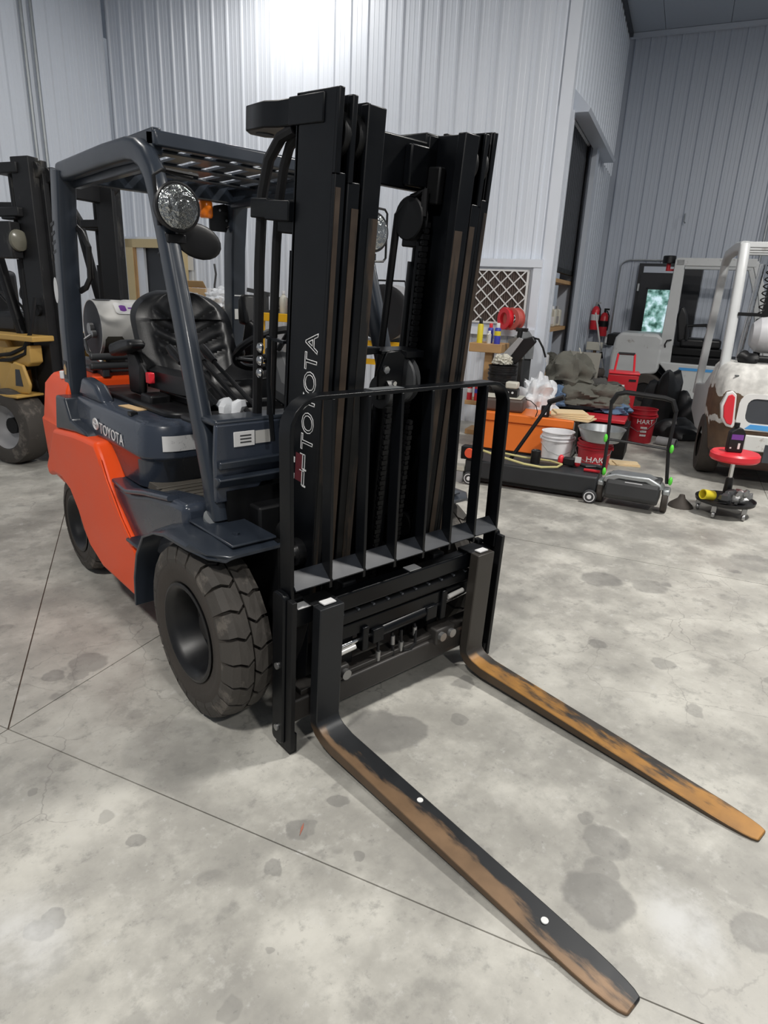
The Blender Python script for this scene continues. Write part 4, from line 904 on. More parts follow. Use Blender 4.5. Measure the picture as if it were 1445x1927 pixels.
# forks
def fork_mat(name, xmid, wear, base, edge, xs, thr, amp=.35, side_keep=.3):
    m = pm(name, base, .45, metal=.25, var=.35, scale=9, rvar=.15); nt = m.node_tree; L = nt.links.new; b_ = nt.nodes['Principled BSDF']
    src = b_.inputs['Base Color'].links[0].from_socket
    tc = nn(nt, 'ShaderNodeTexCoord'); sep = nn(nt, 'ShaderNodeSeparateXYZ'); L(tc.outputs['Object'], sep.inputs[0])
    n = nn(nt, 'ShaderNodeTexNoise'); n.inputs['Scale'].default_value = 7; n.inputs['Detail'].default_value = 8; n.inputs['Roughness'].default_value = .6
    mp = nn(nt, 'ShaderNodeMapping'); mp.inputs['Scale'].default_value = (2.2, .55, 1); L(tc.outputs['Object'], mp.inputs[0]); L(mp.outputs[0], n.inputs['Vector'])
    r = nn(nt, 'ShaderNodeMapRange'); L(sep.outputs['X'], r.inputs[0]); r.inputs[1].default_value = xs[0]; r.inputs[2].default_value = xs[1]; r.inputs[3].default_value = -amp; r.inputs[4].default_value = amp
    ad = nn(nt, 'ShaderNodeMath', operation='ADD'); L(n.outputs['Fac'], ad.inputs[0]); L(r.outputs[0], ad.inputs[1])
    yy = nn(nt, 'ShaderNodeMapRange'); L(sep.outputs['Z'], yy.inputs[0]); yy.inputs[1].default_value = .098; yy.inputs[2].default_value = .078
    st = nn(nt, 'ShaderNodeMapRange', interpolation_type='SMOOTHSTEP'); L(ad.outputs[0], st.inputs[0]); st.inputs[1].default_value = thr; st.inputs[2].default_value = thr+.16
    mu = nn(nt, 'ShaderNodeMath', operation='MULTIPLY'); L(st.outputs[0], mu.inputs[0]); L(yy.outputs[0], mu.inputs[1])
    sn = nn(nt, 'ShaderNodeSeparateXYZ'); L(tc.outputs['Normal'], sn.inputs[0]); nz = nn(nt, 'ShaderNodeMapRange'); L(sn.outputs['Z'], nz.inputs[0]); nz.inputs[1].default_value = .2; nz.inputs[2].default_value = .8; nz.inputs[3].default_value = side_keep
    m3 = nn(nt, 'ShaderNodeMath', operation='MULTIPLY'); L(mu.outputs[0], m3.inputs[0]); L(nz.outputs[0], m3.inputs[1]); mu = m3
    n2 = nn(nt, 'ShaderNodeTexNoise'); n2.inputs['Scale'].default_value = 13; n2.inputs['Detail'].default_value = 7; L(tc.outputs['Object'], n2.inputs['Vector'])
    m2 = nn(nt, 'ShaderNodeMix', data_type='RGBA'); L(n2.outputs['Fac'], m2.inputs[0]); m2.inputs[6].default_value = (*wear, 1); m2.inputs[7].default_value = (*edge, 1)
    mx = nn(nt, 'ShaderNodeMix', data_type='RGBA'); L(mu.outputs[0], mx.inputs[0]); L(src, mx.inputs[6]); L(m2.outputs[2], mx.inputs[7]); L(mx.outputs[2], b_.inputs['Base Color'])
    return m
def fork(xc, mat):
    LL = 1.185; pts = []; dims = []
    for z in (.556, .45, .3, .16, .115): pts.append((xc, -.0225+.038*(z-.076), z)); dims.append((.1, .045))
    for a, th in ((25, .045), (50, .046), (72, .046)):
        a_ = math.radians(a); pts.append((xc, .050-.0725*math.cos(a_), .118-.062*math.sin(a_)+.000)); dims.append((.1, th))
    for y, th, wd in ((.08, .044, .1), (.3, .038, .1), (.6, .029, .1), (.9, .020, .1), (1.05, .016, .098), (1.10, .0145, .093), (1.14, .013, .085), (1.165, .012, .076), (1.18, .011, .064), (LL, .010, .054)):
        zt = .074-.064*(y/LL); pts.append((xc, y, zt-th/2)); dims.append((wd, th))
    b = MB(); b.sweep(pts, (1, 0, 0), dims); o = b.build('fork', mat, T, .004)
    b = MB(); b.bx(xc-.05, xc+.05, -.10, -.02, .552, .558); b.bx(xc-.048, xc+.048, -.10, -.088, .52, .556); b.build('fork_hook', MT['blackd'], o, .006)
    b = MB(); b.box((xc, -.012, .562), (.05, .03, .004)); b.build('paint_chip', MT['sticker'], o)
    return o
fA = fork(.388, fork_mat('fork_black_and_rust', .388, (.12, .075, .042), (.014, .0155, .018), (.27, .165, .09), (.325, .445), .47, .32, .55))
fB = fork(-.398, fork_mat('fork_worn_orange', -.398, (.17, .085, .03), (.040, .035, .030), (.52, .255, .055), (-.475, -.335), .37, .16, .12))
b = MB(); b.cyl((.382, .93, .0245), (.382, .93, .0275), .010, n=14); b.cyl((.36, .445, .0495), (.36, .445, .0515), .010, n=14); b.build('gum_spot', MT['white'], fA)

# propane cylinder lying on the counterweight
PT = thing('propane_tank', 'silver propane cylinder lying across the back of the orange forklift', 'gas cylinder', (0, -2.24, 1.145), 0)
b = MB(); b.lathe([(.02, -.40), (.09, -.395), (.135, -.36), (.155, -.30), (.155, .16), (.135, .215), (.09, .245), (.02, .25)], (0, 0, .157), 'x', 32); b.build('cylinder_body', MT['alu'], PT)
b = MB(); b.lathe([(.150, .10), (.153, .235), (.152, .34), (.148, .34), (.148, .235), (.146, .10)], (0, 0, .157), 'x', 32, caps=False); col_ = b.build('valve_collar', MT['alu'], PT)
def patch(name, x0, x1, a0, a1, r, mat, n=8):
    b = MB(); rows = []
    for i in range(n+1):
        a = math.radians(a0+(a1-a0)*i/n); k = .012 if i in (0, n) else 0
        b.v += [V((x0+k, r*math.cos(a), .157+r*math.sin(a))), V((x1-k, r*math.cos(a), .157+r*math.sin(a)))]
    for i in range(n): b.f.append((2*i, 2*i+1, 2*i+3, 2*i+2))
    return b.build(name, mat, PT)
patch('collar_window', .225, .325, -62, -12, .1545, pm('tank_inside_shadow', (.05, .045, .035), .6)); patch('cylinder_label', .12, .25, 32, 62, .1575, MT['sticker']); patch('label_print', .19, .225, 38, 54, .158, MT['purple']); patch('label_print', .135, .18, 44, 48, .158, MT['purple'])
patch('collar_slot', .24, .33, 76, 96, .1545, MT['dark_in'])
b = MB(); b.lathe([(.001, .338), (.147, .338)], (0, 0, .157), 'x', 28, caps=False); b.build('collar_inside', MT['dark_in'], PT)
b = MB(); b.cyl((.24, 0, .157), (.36, 0, .157), .03); b.cyl((.33, .04, .13), (.36, .04, .13), .02); b.tube([(.36, .02, .12), (.40, .04, .10), (.40, .08, .04), (.34, .16, -.02)], .01, 6); b.build('valve', MT['steel'], PT)
b = MB(); b.lathe([(.158, -.13), (.158, -.09)], (0, 0, .157), 'x', 28, caps=False); b.build('strap', MT['plasg'], PT)

# ================================================================ background, built in the room frame (local x along the wall, y into the depth)
def rthing(name, label, cat, s, t, z=0, dr=0, group=None): return thing(name, label, cat, rm(s, t, z), R0+math.radians(dr), group)
def rone(b, name, mat, label, cat, s, t, z=0, dr=0, bevel=0, seg=2, group=None, smooth=True):
    o = b.build(name, mat, None, bevel, seg, smooth); place(o, rm(s, t, z), R0+math.radians(dr)); return tag(o, label, cat, group)

# ---------------------------------------------------------------- yellow forklift at left, nose to the right
Y = rthing('forklift', 'old yellow forklift with black mast standing at the left edge', 'forklift', -4.45, 2.4)
def ywheel(y, yo):
    b = MB(); s = 1 if yo < 0 else -1
    b.lathe([(.19, -.10), (.20, -.115), (.27, -.125), (.315, -.11), (.325, -.07), (.325, .07), (.315, .11), (.27, .125), (.20, .115), (.19, .10)], (0, y, .325), 'y', 40, caps=False); w_ = b.build('front_wheel', MT['rubber'], Y)
    b = MB(); b.lathe([(.19, s*-.105), (.185, s*-.06), (.13, s*.02), (.001, s*.02)], (0, y, .325), 'y', 32, caps=False); b.build('rim', MT['tankgrey'], w_)
    b = MB(); b.cyl((0, y-s*.03, .325), (0, y+s*.04, .325), .07); b.build('hub', MT['blackd'], w_)
ywheel(-.66, -1); ywheel(.66, 1)
b = MB(); b.bx(-2.0, .0, -.40, .40, .25, .75); b.bx(-.35, .28, -.42, .42, .28, .62); b.build('chassis', MT['blackd'], Y, .01)
b = MB(); b.prism([(-1.9, .52), (-.25, .52), (-.02, .60), (.0, .72), (-.03, .96), (-.10, 1.06), (-.35, 1.06), (-1.9, 1.06)], 'y', -.56, .56); yb = b.build('body', MT['yellow'], Y, .03, 3)
b = MB(); b.bx(-.35, .36, -.66, -.45, 1.055, 1.10); b.build('side_rail', MT['yellow'], yb, .008)
b = MB(); b.prism([(-.08, .98), (.26, 1.02), (.26, .88), (.20, .84), (-.05, .88)], 'y', -.62, -.50); b.build('fender_top', MT['yellow'], yb, .01)
b = MB(); b.prism([(-.18, .90), (.02, .88), (.10, .70), (.06, .60), (-.16, .60)], 'y', -.64, -.56); b.build('cowl_side', MT['yellow'], yb, .03)
b = MB(); b.prism([(-.10, .60), (.24, .62), (.27, .70), (.21, .86), (.10, .88), (.02, .78)], 'y', -.67, -.64); st_ = b.build('step_bracket', MT['yellow'], yb, .012)
b = MB(); b.prism([(.10, .68), (.19, .68), (.17, .82), (.12, .82)], 'y', -.673, -.669); b.build('step_slot', MT['dark_in'], yb)
b = MB(); b.bx(-.1, .24, -.78, -.52, .595, .615); b.build('step', MT['yellow'], yb, .005)
b = MB(); b.lump((.02, -.52, .84), (.09, .06, .08), .3, seed=5, flat=False); b.build('tilt_joint', MT['blackd'], Y)
# mast across the depth
for i, y in enumerate((-.42, .42)):
    s = -1 if i == 0 else 1
    b = MB(); b.bx(.12, .32, y-.05, y+.05, .05, 2.46); r_o = b.build('outer_mast_rail', MT['mastgrey'], Y, .006)
    b = MB(); b.bx(.16, .36, y-s*.05-.012, y-s*.05+.04*-s, .08, 2.44); b.build('middle_mast_rail', MT['mastgrey'], r_o, .004)
    b = MB(); b.bx(.20, .40, y-s*.12-.02, y-s*.12+.02, .08, 2.40); b.build('inner_mast_rail', MT['mastgrey'], r_o, .004)
    for q, (dx, dz) in enumerate(((.335, 2.37), (.375, 2.34))):
        b = MB(); b.cyl((dx-.03, y-s*(.03+.07*q)-.03, dz), (dx-.03, y-s*(.03+.07*q)+.03, dz), .06, n=18); b.build('mast_roller', MT['mastgrey'], r_o)
    b = MB(); b.cyl((.05, y, .3), (.05, y, 1.7), .04); b.cyl((.05, y, 1.7), (.05, y, 2.36), .025); b.build('lift_cylinder', MT['mastgrey'], r_o)
    b = MB(); b.bx(-.08, .20, y-.07, y+.07, 2.34, 2.42); b.build('head_plate', MT['mastgrey'], r_o, .01)
    b = MB(); b.bx(-.02, .14, y-.09, y+.02, 2.0, 2.03); b.bx(-.06, .20, y-.10, y+.05, 2.02, 2.09); b.build('cylinder_clamp', MT['mastgrey'], r_o, .01)
    lb = MB(); lb.bx(-.04, .16, y+s*.06, y+s*.16, 1.70, 1.98); lbo = lb.build('lamp_housing', MT['mastgrey'], r_o, .01)
    b = MB(); b.lathe([(.085, 0), (.08, .02), (.05, .035), (.001, .04)], (.165 if i == 0 else .165, y+s*.10, 1.84), 'x', 20); b.build('lamp_lens', pm('yellowed_lens', (.17, .165, .13), .2, var=.15) if i == 0 else bpy.data.materials['yellowed_lens'], r_o)
    b = MB(); b.bx(.36, .44, y-.07, y+.07, .12, .70); b.build('carriage_bracket', MT['mastgrey'], r_o, .01)
b = MB(); b.bx(.18, .26, -.42, .42, 2.22, 2.36); b.build('mast_crossbeam', MT['mastgrey'], Y, .008)
b = MB(); b.bx(.18, .26, -.42, .42, .95, 1.1); b.build('mast_crossbeam', MT['mastgrey'], Y, .008)
b = MB(); b.bx(.40, .46, -.52, .52, .60, .72); b.bx(.40, .46, -.52, .52, .12, .24); b.build('carriage', MT['barrust'], Y, .008)
for y in (-.44, .30):
    b = MB(); b.sweep([(.48, y, .70), (.48, y, .15), (.50, y, .07), (.56, y, .05), (.9, y, .045), (1.35, y, .03)], (0, 1, 0), [(.11, .045)]*4+[(.11, .035), (.10, .012)]); b.build('fork', MT['barrust'], Y, .004)
# guard legs, levers, seat, hoses of the yellow forklift
for y in (-.48, .48):
    b = MB(); b.sweep([(.02, y, 1.08), (-.10, y, 1.5), (-.25, y, 2.10), (-.33, y, 2.22), (-1.5, y, 2.25), (-1.75, y, 1.08)], (0, 1, 0), (.07, .07), .015); b.build('guard_leg', MT['blackd'], Y)
b = MB(); b.tube([(-.27, -.15, 1.06), (-.27, -.15, 2.2)], .018, 6); b.build('guard_stay', MT['galv'], Y)
for k in range(3):
    b = MB(); b.tube([(.12-.07*k, -.40, 1.08), (-.05-.07*k, -.40, 1.32), (-.2-.06*k, -.40, 1.42), (-.3-.06*k, -.4, 1.43)], .012, 6); b.build('control_lever', MT['plas'], Y)
b = MB(); b.tube([(-.25+.12*math.cos(2*PI*i/24)+.05*math.sin(2*PI*i/24), -.1+.17*math.sin(2*PI*i/24)*.4, 1.52+.15*math.sin(2*PI*i/24)) for i in range(24)], .014, 6, True); b.build('steering_wheel', MT['plas'], Y)
b = MB(); b.bx(-.95, -.3, -.28, .28, 1.06, 1.26); b.bx(-1.05, -.9, -.26, .26, 1.2, 1.62); b.build('seat', MT['vinyl'], Y, .05, 3)
for k in range(2):
    b = MB(); b.tube([(-.22, -.62, .90-.04*k), (.05, -.64, .94-.05*k), (.2, -.62, 1.0-.05*k), (.26, -.58, 1.15), (.25, -.5, 1.4)], .016, 6); b.build('hydraulic_hose', MT['blackrub'], Y)
b = MB(); b.cyl((.24, -.50, 1.30), (.24, -.42, 1.30), .045); b.build('hose_sheave', MT['blackd'], Y)

# ---------------------------------------------------------------- pallet rack with yellow beams along the back wall and what stands on it
K = rthing('pallet_rack', 'steel rack with yellow beams holding clutter along the back wall', 'rack', -4.55, 5.45)
for x in (-1.15, 1.15):
    for y in (-.28, .38):
        b = MB(); b.bx(x-.03, x+.03, y-.03, y+.03, 0, 1.32); b.build('post', MT['plasg'], K, .004)
for y in (-.28, .38):
    b = MB(); b.bx(-1.15, 1.15, y-.025, y+.025, 1.17, 1.27); b.build('beam', MT['yellowb'], K, .006)
    b = MB(); b.bx(-1.15, 1.15, y-.025, y+.025, .55, .65); b.build('beam', MT['yellowb'], K, .006)
b = MB(); b.bx(-1.15, 1.15, -.25, .36, 1.25, 1.27); b.build('deck', MT['plasg'], K); b = MB(); b.bx(-1.15, 1.15, -.25, .36, .63, .65); b.build('deck', MT['plasg'], K)
for x in (-.35, .35):
    b = MB(); b.bar((x, -.26, .65), (x+.02, -.26, 1.17), .03, .03); b.build('brace', MT['yellowb'], K)
RS, RT, RZ = -4.55, 5.45, 1.27
def bottle(name, label, cat, s, t, z, h, r, mat, cap, group=None):
    o = rthing(name, label, cat, s, t, z, random.uniform(0, 90), group)
    b = MB(); b.lathe([(r*.9, 0), (r, .01), (r, h*.62), (r*.8, h*.74), (r*.35, h*.84), (r*.35, h*.9)], n=16); b.build('body', mat, o)
    b = MB(); b.lathe([(r*.42, h*.88), (r*.42, h), (r*.3, h*1.01)], n=12); b.build('cap', cap, o)
    return o
b = MB(); b.bx(-.17, .17, -.14, .14, 0, .26); o = rone(b, 'cardboard_box', MT['card'], 'open cardboard box on the rack by the tan door', 'box', RS-.86, RT-.02, RZ, 15, .004)
b = MB(); b.box((0, -.16, .31), (.34, .005, .13), (50, 0, 0)); b.build('flap', MT['card'], o); b = MB(); b.box((-.2, 0, .30), (.005, .28, .13), (0, -50, 0)); b.build('flap', MT['card'], o)
b = MB(); b.bx(-.08, .06, -.145, -.141, .05, .2); b.build('box_label', MT['white'], o)
b = MB(); b.crumple((0, 0, .10), (.28, .15, .18), 11, True, .6, 2); rone(b, 'plastic_bag', MT['bag'], 'crumpled pale plastic bag on the rack beside the cardboard box', 'bag', RS-.42, RT-.06, RZ)
b = MB(); b.crumple((0, 0, .075), (.18, .13, .13), 12, True, .6, 2); rone(b, 'plastic_bag', MT['bag'], 'smaller crumpled plastic bag at the middle of the rack', 'bag', RS-.02, RT-.08, RZ)
b = MB(); b.crumple((0, 0, .045), (.09, .09, .08), 13); rone(b, 'green_rag', pm('green_cloth', (.12, .3, .2), .8), 'small green rag tucked by the plastic bag on the rack', 'rag', RS-.60, RT-.19, RZ)
b = MB(); b.box((0, 0, .245), (.34, .03, .05), (0, 8, 0)); b.bx(.08, .14, -.03, .03, 0, .23); b.bx(.0, .2, -.06, .06, 0, .03); rone(b, 'bench_clamp', MT['plasg'], 'dark steel bar clamp standing on the rack', 'clamp', RS+.22, RT-.15, RZ)
bottle('spray_bottle', 'tall cream spray bottle on the rack behind the steering wheel', 'bottle', RS+.62, RT-.18, RZ, .27, .05, MT['cream'], MT['whiteplas'])
bottle('jug', 'red capped jug on the rack behind the steering wheel', 'jug', RS+.78, RT-.05, RZ, .25, .065, MT['redbright'], MT['redpaint'])
bottle('bottle', 'white bottle with pink label near the rack end', 'bottle', RS+1.02, RT-.16, RZ, .18, .045, MT['whiteplas'], MT['redbright'])
v = rthing('bench_vise', 'grey and rusty bench vise clamped on the rack beam', 'vise', RS+.84, RT-.24, RZ)
b = MB(); b.prism([(-.06, .12), (.05, .10), (.09, .20), (.085, .29), (-.04, .29), (-.055, .2)], 'y', -.05, .05); b.build('jaw', MT['steel'], v, .01); b = MB(); b.bx(-.04, .05, -.045, .045, .03, .13); b.build('body', MT['rusty'], v, .01); b = MB(); b.lathe([(.07, 0), (.075, .02), (.06, .04)], n=16); b.build('base', MT['blackd'], v)
b = MB(); b.crumple((0, 0, .066), (.15, .12, .12), 21); rone(b, 'rag_pile', MT['cloth'], 'heap of grey rags on the rack near the red jug', 'rags', RS+.40, RT+.14, RZ)
b = MB(); b.bx(-.05, .05, -.04, .04, 0, .07); o = rone(b, 'small_box', MT['whiteplas'], 'small white box on the rack at the beam end', 'box', RS+1.06, RT+.02, RZ, 20, .004)
b = MB(); b.tube([(0, 0, 0), (.01, 0, .3), (.04, 0, .45), (.02, 0, .58)], .014, 6); rone(b, 'antenna_rod', MT['plasg'], 'dark bent rod standing up from the rack by the box', 'rod', RS-.64, RT+.05, RZ)

# ---------------------------------------------------------------- grey barrel with a black lid on a yellow stand, seen between the mast rails
q = rthing('barrel_stand', 'yellow steel stand under the grey barrel behind the mast', 'stand', -2.15, 4.85)
for x in (-.42, .18):
    for y in (-.2, .4):
        b = MB(); b.bx(x-.025, x+.025, y-.025, y+.025, 0, 1.04); b.build('leg', MT['yellowb'], q, .004)
for z in (.80, 1.0):
    for y in (-.2, .4): b = MB(); b.bx(-.44, .20, y-.02, y+.02, z, z+.06); b.build('rail', MT['yellowb'], q, .004)
b = MB(); b.bx(-.44, .2, -.2, .4, 1.04, 1.06); b.build('top', MT['plasg'], q)
q = rthing('barrel', 'grey barrel lying on the yellow stand, black lid towards the viewer', 'barrel', -2.21, 4.80, 1.065, 4)
b = MB(); b.lathe([(.26, -.30), (.285, -.28), (.285, .0), (.295, .02), (.285, .04), (.285, .42), (.27, .44)], (0, 0, .297), 'y', 36); b.build('body', MT['tankgrey'], q)
b = MB(); b.lathe([(.29, -.29), (.292, -.315), (.25, -.325), (.20, -.318), (.001, -.318)], (0, 0, .297), 'y', 36, caps=False); b.build('lid', MT['plas'], q)
b = MB(); b.cyl((-.06, -.33, .47), (-.06, -.315, .47), .035); b.build('bung', MT['cream'], q)
b = MB(); b.tube([(-.16, -.1, .54), (-.14, -.1, .63), (.16, -.1, .63), (.18, -.1, .54)], .010, 6); b.build('bail', MT['blackd'], q)

# ---------------------------------------------------------------- post bench beside the filter: cans, reels, buckets, bag
p = rthing('wooden_stand', 'rough timber post stand below the air filter', 'stand', -1.24, 5.45)
b = MB(); b.bx(-.045, .045, -.045, .045, 0, .98); b.build('post', MT['wood'], p, .004)
b = MB(); b.bx(-.22, .16, -.12, .26, .97, 1.07); b.build('top_beam', MT['wood'], p, .006)
b = MB(); b.bx(-.22, .18, -.12, .2, .36, .41); b.build('low_shelf', MT['wood'], p, .004)
b = MB(); b.bx(-.2, .14, -.08, .2, 0, .06); b.build('foot', MT['wood'], p, .004)
def can(name, label, s, t, z, h, r, mat, top, band=None):
    o = rthing(name, label, 'spray can', s, t, z, random.uniform(0, 60))
    b = MB(); b.lathe([(r, 0), (r, h*.72), (r*.75, h*.78)], n=16); b.build('body', mat, o)
    b = MB(); b.lathe([(r*.62, h*.77), (r*.62, h*.97), (r*.5, h)], n=14); b.build('cap', top, o)
    if band: b = MB(); b.lathe([(r*1.02, h*.40), (r*1.02, h*.62)], n=16, caps=False); b.build('label_band', band, o)
    return o
can('spray_can', 'tall yellow can at the left of the timber stand top', -1.36, 5.40, 1.07, .27, .034, MT['canyellow'], MT['plas'])
can('spray_can', 'blue can with red top standing behind on the timber stand', -1.26, 5.48, 1.07, .22, .032, MT['canblue'], MT['redbright'])
can('spray_can', 'blue can with yellow label band on the timber stand', -1.15, 5.38, 1.07, .23, .036, MT['canblue'], MT['white'], MT['canyellow'])
can('spray_can', 'small grey and white can between the blue cans', -1.245, 5.38, 1.07, .14, .025, MT['alu'], MT['whiteplas'])
can('spray_can', 'red capped can at the left of the low shelf', -1.42, 5.38, .41, .22, .032, MT['redpaint'], MT['plas'], MT['white'])
can('spray_can', 'red capped can at the right of the low shelf', -1.33, 5.38, .41, .22, .032, MT['redpaint'], MT['plas'], MT['canblue'])
for k, (s, dr, lb) in enumerate(((-1.20, 10, 'thin red tape reel hanging at left under the air filter'), (-1.10, 22, 'thick red tape reel hanging at right under the air filter'))):
    b = MB(); w_ = .03+.025*k; b.lathe([(.07, -w_), (.125, -w_), (.13, -w_+.006), (.105, -w_+.010), (.105, w_-.010), (.13, w_-.006), (.125, w_), (.07, w_)], (0, 0, 0), 'x', 28, caps=False); b.lathe([(.07, -w_), (.07, w_)], (0, 0, 0), 'x', 28, caps=False)
    rone(b, 'tape_reel', MT['redbright'] if k == 0 else pm('faded_red', (.55, .12, .10), .5), lb, 'reel', s, WT-.32+.02*k, 1.34, dr+40)
def bucket(name, label, s, t, z, R, h, mat, dr=0, handle=True, group=None, rings=2):
    o = rthing(name, label, 'bucket', s, t, z, dr, group)
    b = MB(); pr = [(R*.86, 0), (R*.88, .01), (R*.97, h*.70)]
    for k in range(rings): zz = h*(.74+.09*k); pr += [(R*.975, zz), (R*1.05, zz+.004), (R*1.05, zz+.014), (R*.985, zz+.018)]
    pr += [(R*1.0, h*.97), (R*1.05, h*.975), (R*1.05, h), (R*.97, h), (R*.95, h*.95), (R*.84, .02), (.001, .018)]
    b.lathe(pr, n=36, caps=False); b.lathe([(R*.86, 0), (.001, 0)], n=36, caps=False); bd = b.build('pail', mat, o)
    if handle:
        b = MB(); b.tube([(-R*1.05, 0, h*.80), (-R*1.08, -R*.3, h*.66), (-R*.7, -R*.85, h*.46), (0, -R*1.10, h*.36), (R*.7, -R*.85, h*.46), (R*1.08, -R*.3, h*.66), (R*1.05, 0, h*.80)], .0035, 5); b.build('bail', MT['galv'], bd)
        for s_ in (-1, 1): b = MB(); b.cyl((s_*R*.98, 0, h*.80), (s_*R*1.12, 0, h*.80), .018, n=10); b.build('bail_lug', mat, bd)
    return o
for k in range(3):
    bucket('black_bucket', ('bottom', 'middle', 'top')[k]+' black bucket of the nested stack beside the wall corner', -1.02, 5.25, .30+.095*k, .155, .36, MT['plas'], 10*k, False, None, 2)
b = MB(); b.lathe([(.15, 0), (.16, .02), (.16, .28), (.15, .30)], n=20); rone(b, 'drum_stool', MT['blackd'], 'dark round drum under the stack of black buckets', 'drum', -1.02, 5.25, 0)
b = MB(); b.crumple((0, 0, .038), (.10, .08, .07), 31, False, .6); rone(b, 'rag', MT['cream'], 'pale rag on top of the black buckets', 'rag', -1.03, 5.25, .865)
q = rthing('power_tool', 'grey and black handheld tool leaning above the black buckets', 'tool', -.85, 5.42, .98, 0)
b = MB(); b.prism([(-.22, -.10), (-.06, -.12), (.14, .14), (.10, .20), (.0, .17)], 'y', -.04, .04); b.build('body', MT['plas'], q, .012)
b = MB(); b.prism([(-.14, -.06), (.0, .16), (-.05, .18), (-.24, -.04)], 'y', -.055, -.04); b.build('side_cover', MT['tankgrey'], q, .004)
b = MB(); b.cyl((-.06, 0, .17), (-.05, 0, .27), .03); b.bx(-.10, .03, -.025, .025, .24, .28); b.build('handle', MT['plas'], q, .006)
b = MB(); b.tube([(.10, 0, .18), (.16, 0, .17), (.22, 0, .08), (.26, 0, -.02)], .012, 6); b.build('cable', MT['blackrub'], q)
b = MB(); b.bx(-.12, -.04, -.03, .03, -.98, -.08); b.bx(-.2, .1, -.1, .1, -.98, -.95); b.build('support', MT['plasg'], q, .004)
for k, (s, t, dr, h, lb) in enumerate(((-1.0, 5.72, -25, .26, 'grey metal sheet leaning left behind the handheld tool'), (-.92, 5.76, 12, .32, 'pale metal sheet leaning right behind the handheld tool'))):
    b = MB(); b.prism([(-.12, 0), (.12, 0), (.12, h*.7), (.04, h), (-.12, h*.8)], 'y', -.008, .008); o = rone(b, 'metal_sheet', MT['galv'], lb, 'sheet', s, t, .90, dr)
    b = MB(); b.bx(-.1, .1, .01, .05, -.9, .2); b.build('backing_post', MT['plasg'], o)
b = MB(); b.crumple((0, 0, .19), (.25, .2, .32), 41, True, .75, 1.7); rone(b, 'plastic_bag', MT['bag'], 'large white plastic bag heaped in front of the wall corner', 'bag', -.62, 5.36, .242)
b = MB(); b.bx(-.2, .24, -.18, .2, 0, .24); rone(b, 'crate', MT['plasg'], 'low dark crate under the large white plastic bag', 'crate', -.62, 5.38, 0, 0, .01)

# ---------------------------------------------------------------- orange chest and the pile behind it
c = rthing('tool_chest', 'orange steel tool chest behind the white bucket', 'tool chest', -.60, 4.90)
b = MB(); b.bx(-.50, .50, -.24, .24, .02, .32); b.build('body', MT['orangebox'], c, .008); b = MB(); b.bx(-.51, .51, -.255, .25, .325, .415); b.build('lid', MT['orangebox'], c, .012); b = MB(); b.bx(-.52, .52, -.25, .25, 0, .02); b.build('base', MT['blackd'], c)
b = MB(); b.bx(.502, .52, -.24, .24, .03, .40); b.build('end_plate', MT['steel'], c, .003)
b = MB(); b.bx(-.25, .25, -.15, .15, 0, .14); o = rone(b, 'padded_seat', pm('brown_vinyl', (.09, .065, .055), .5), 'brown padded seat on the left of the orange chest', 'seat', -.90, 4.88, .415, 4, .03, 3); b = MB(); b.bx(-.23, .22, -.14, .14, .14, .152); b.build('grey_top', MT['cream'], o, .005)
o = rthing('battery_charger', 'white and black battery charger on the padded seat', 'charger', -.80, 4.86, .567); b = MB(); b.bx(-.07, .07, -.06, .06, 0, .09); b.build('body', MT['plas'], o, .01); b = MB(); b.bx(-.065, .065, -.065, .05, .09, .16); b.build('top_cover', MT['cream'], o, .015)
b = MB()
for x in (-.03, .02): b.cyl((x, -.066, .05), (x, -.06, .05), .012, n=10)
b.build('dials', MT['white'], o)
b = MB(); b.lathe([(.042, 0), (.045, .01), (.045, .11), (.04, .112), (.038, .02)], n=20); o = rone(b, 'mug', MT['plas'], 'black mug on the orange chest lid', 'mug', -.40, 4.72, .415); b = MB(); b.bx(-.02, .02, -.047, -.044, .03, .07); b.build('mug_print', MT['whiteplas'], o)
b = MB(); b.tube([(0, 0, .0), (.02, -.03, .06), (0, -.04, .12), (-.06, -.02, .16), (-.12, 0, .17)], .005, 5); rone(b, 'cable', MT['blackrub'], 'thin black cable looped on the orange chest', 'cable', -.48, 4.64, .416)
for k in range(4):
    w_ = .22-.02*k; b = MB(); b.box((0, 0, 0), (w_*2, .26, .012), (0, 0, 0)); rone(b, 'folder', MT['paper'], ('lowest', 'second', 'third', 'topmost')[k]+' of the manila folders piled on the orange chest', 'folder', -.14-.02*k+.03*(k % 2), 4.80+.02*k, .423+.016*k, -12+11*k)
b = MB(); b.bx(-.22, .22, -.16, .2, 0, .04); o = rone(b, 'tray', MT['redpaint'], 'red plastic tray right of the orange chest', 'tray', .15, 5.25, .36, 0, .008); b = MB(); b.bx(-.26, .26, -.22, .22, -.36, -.01); b.build('pedestal', MT['blackd'], o, .01)
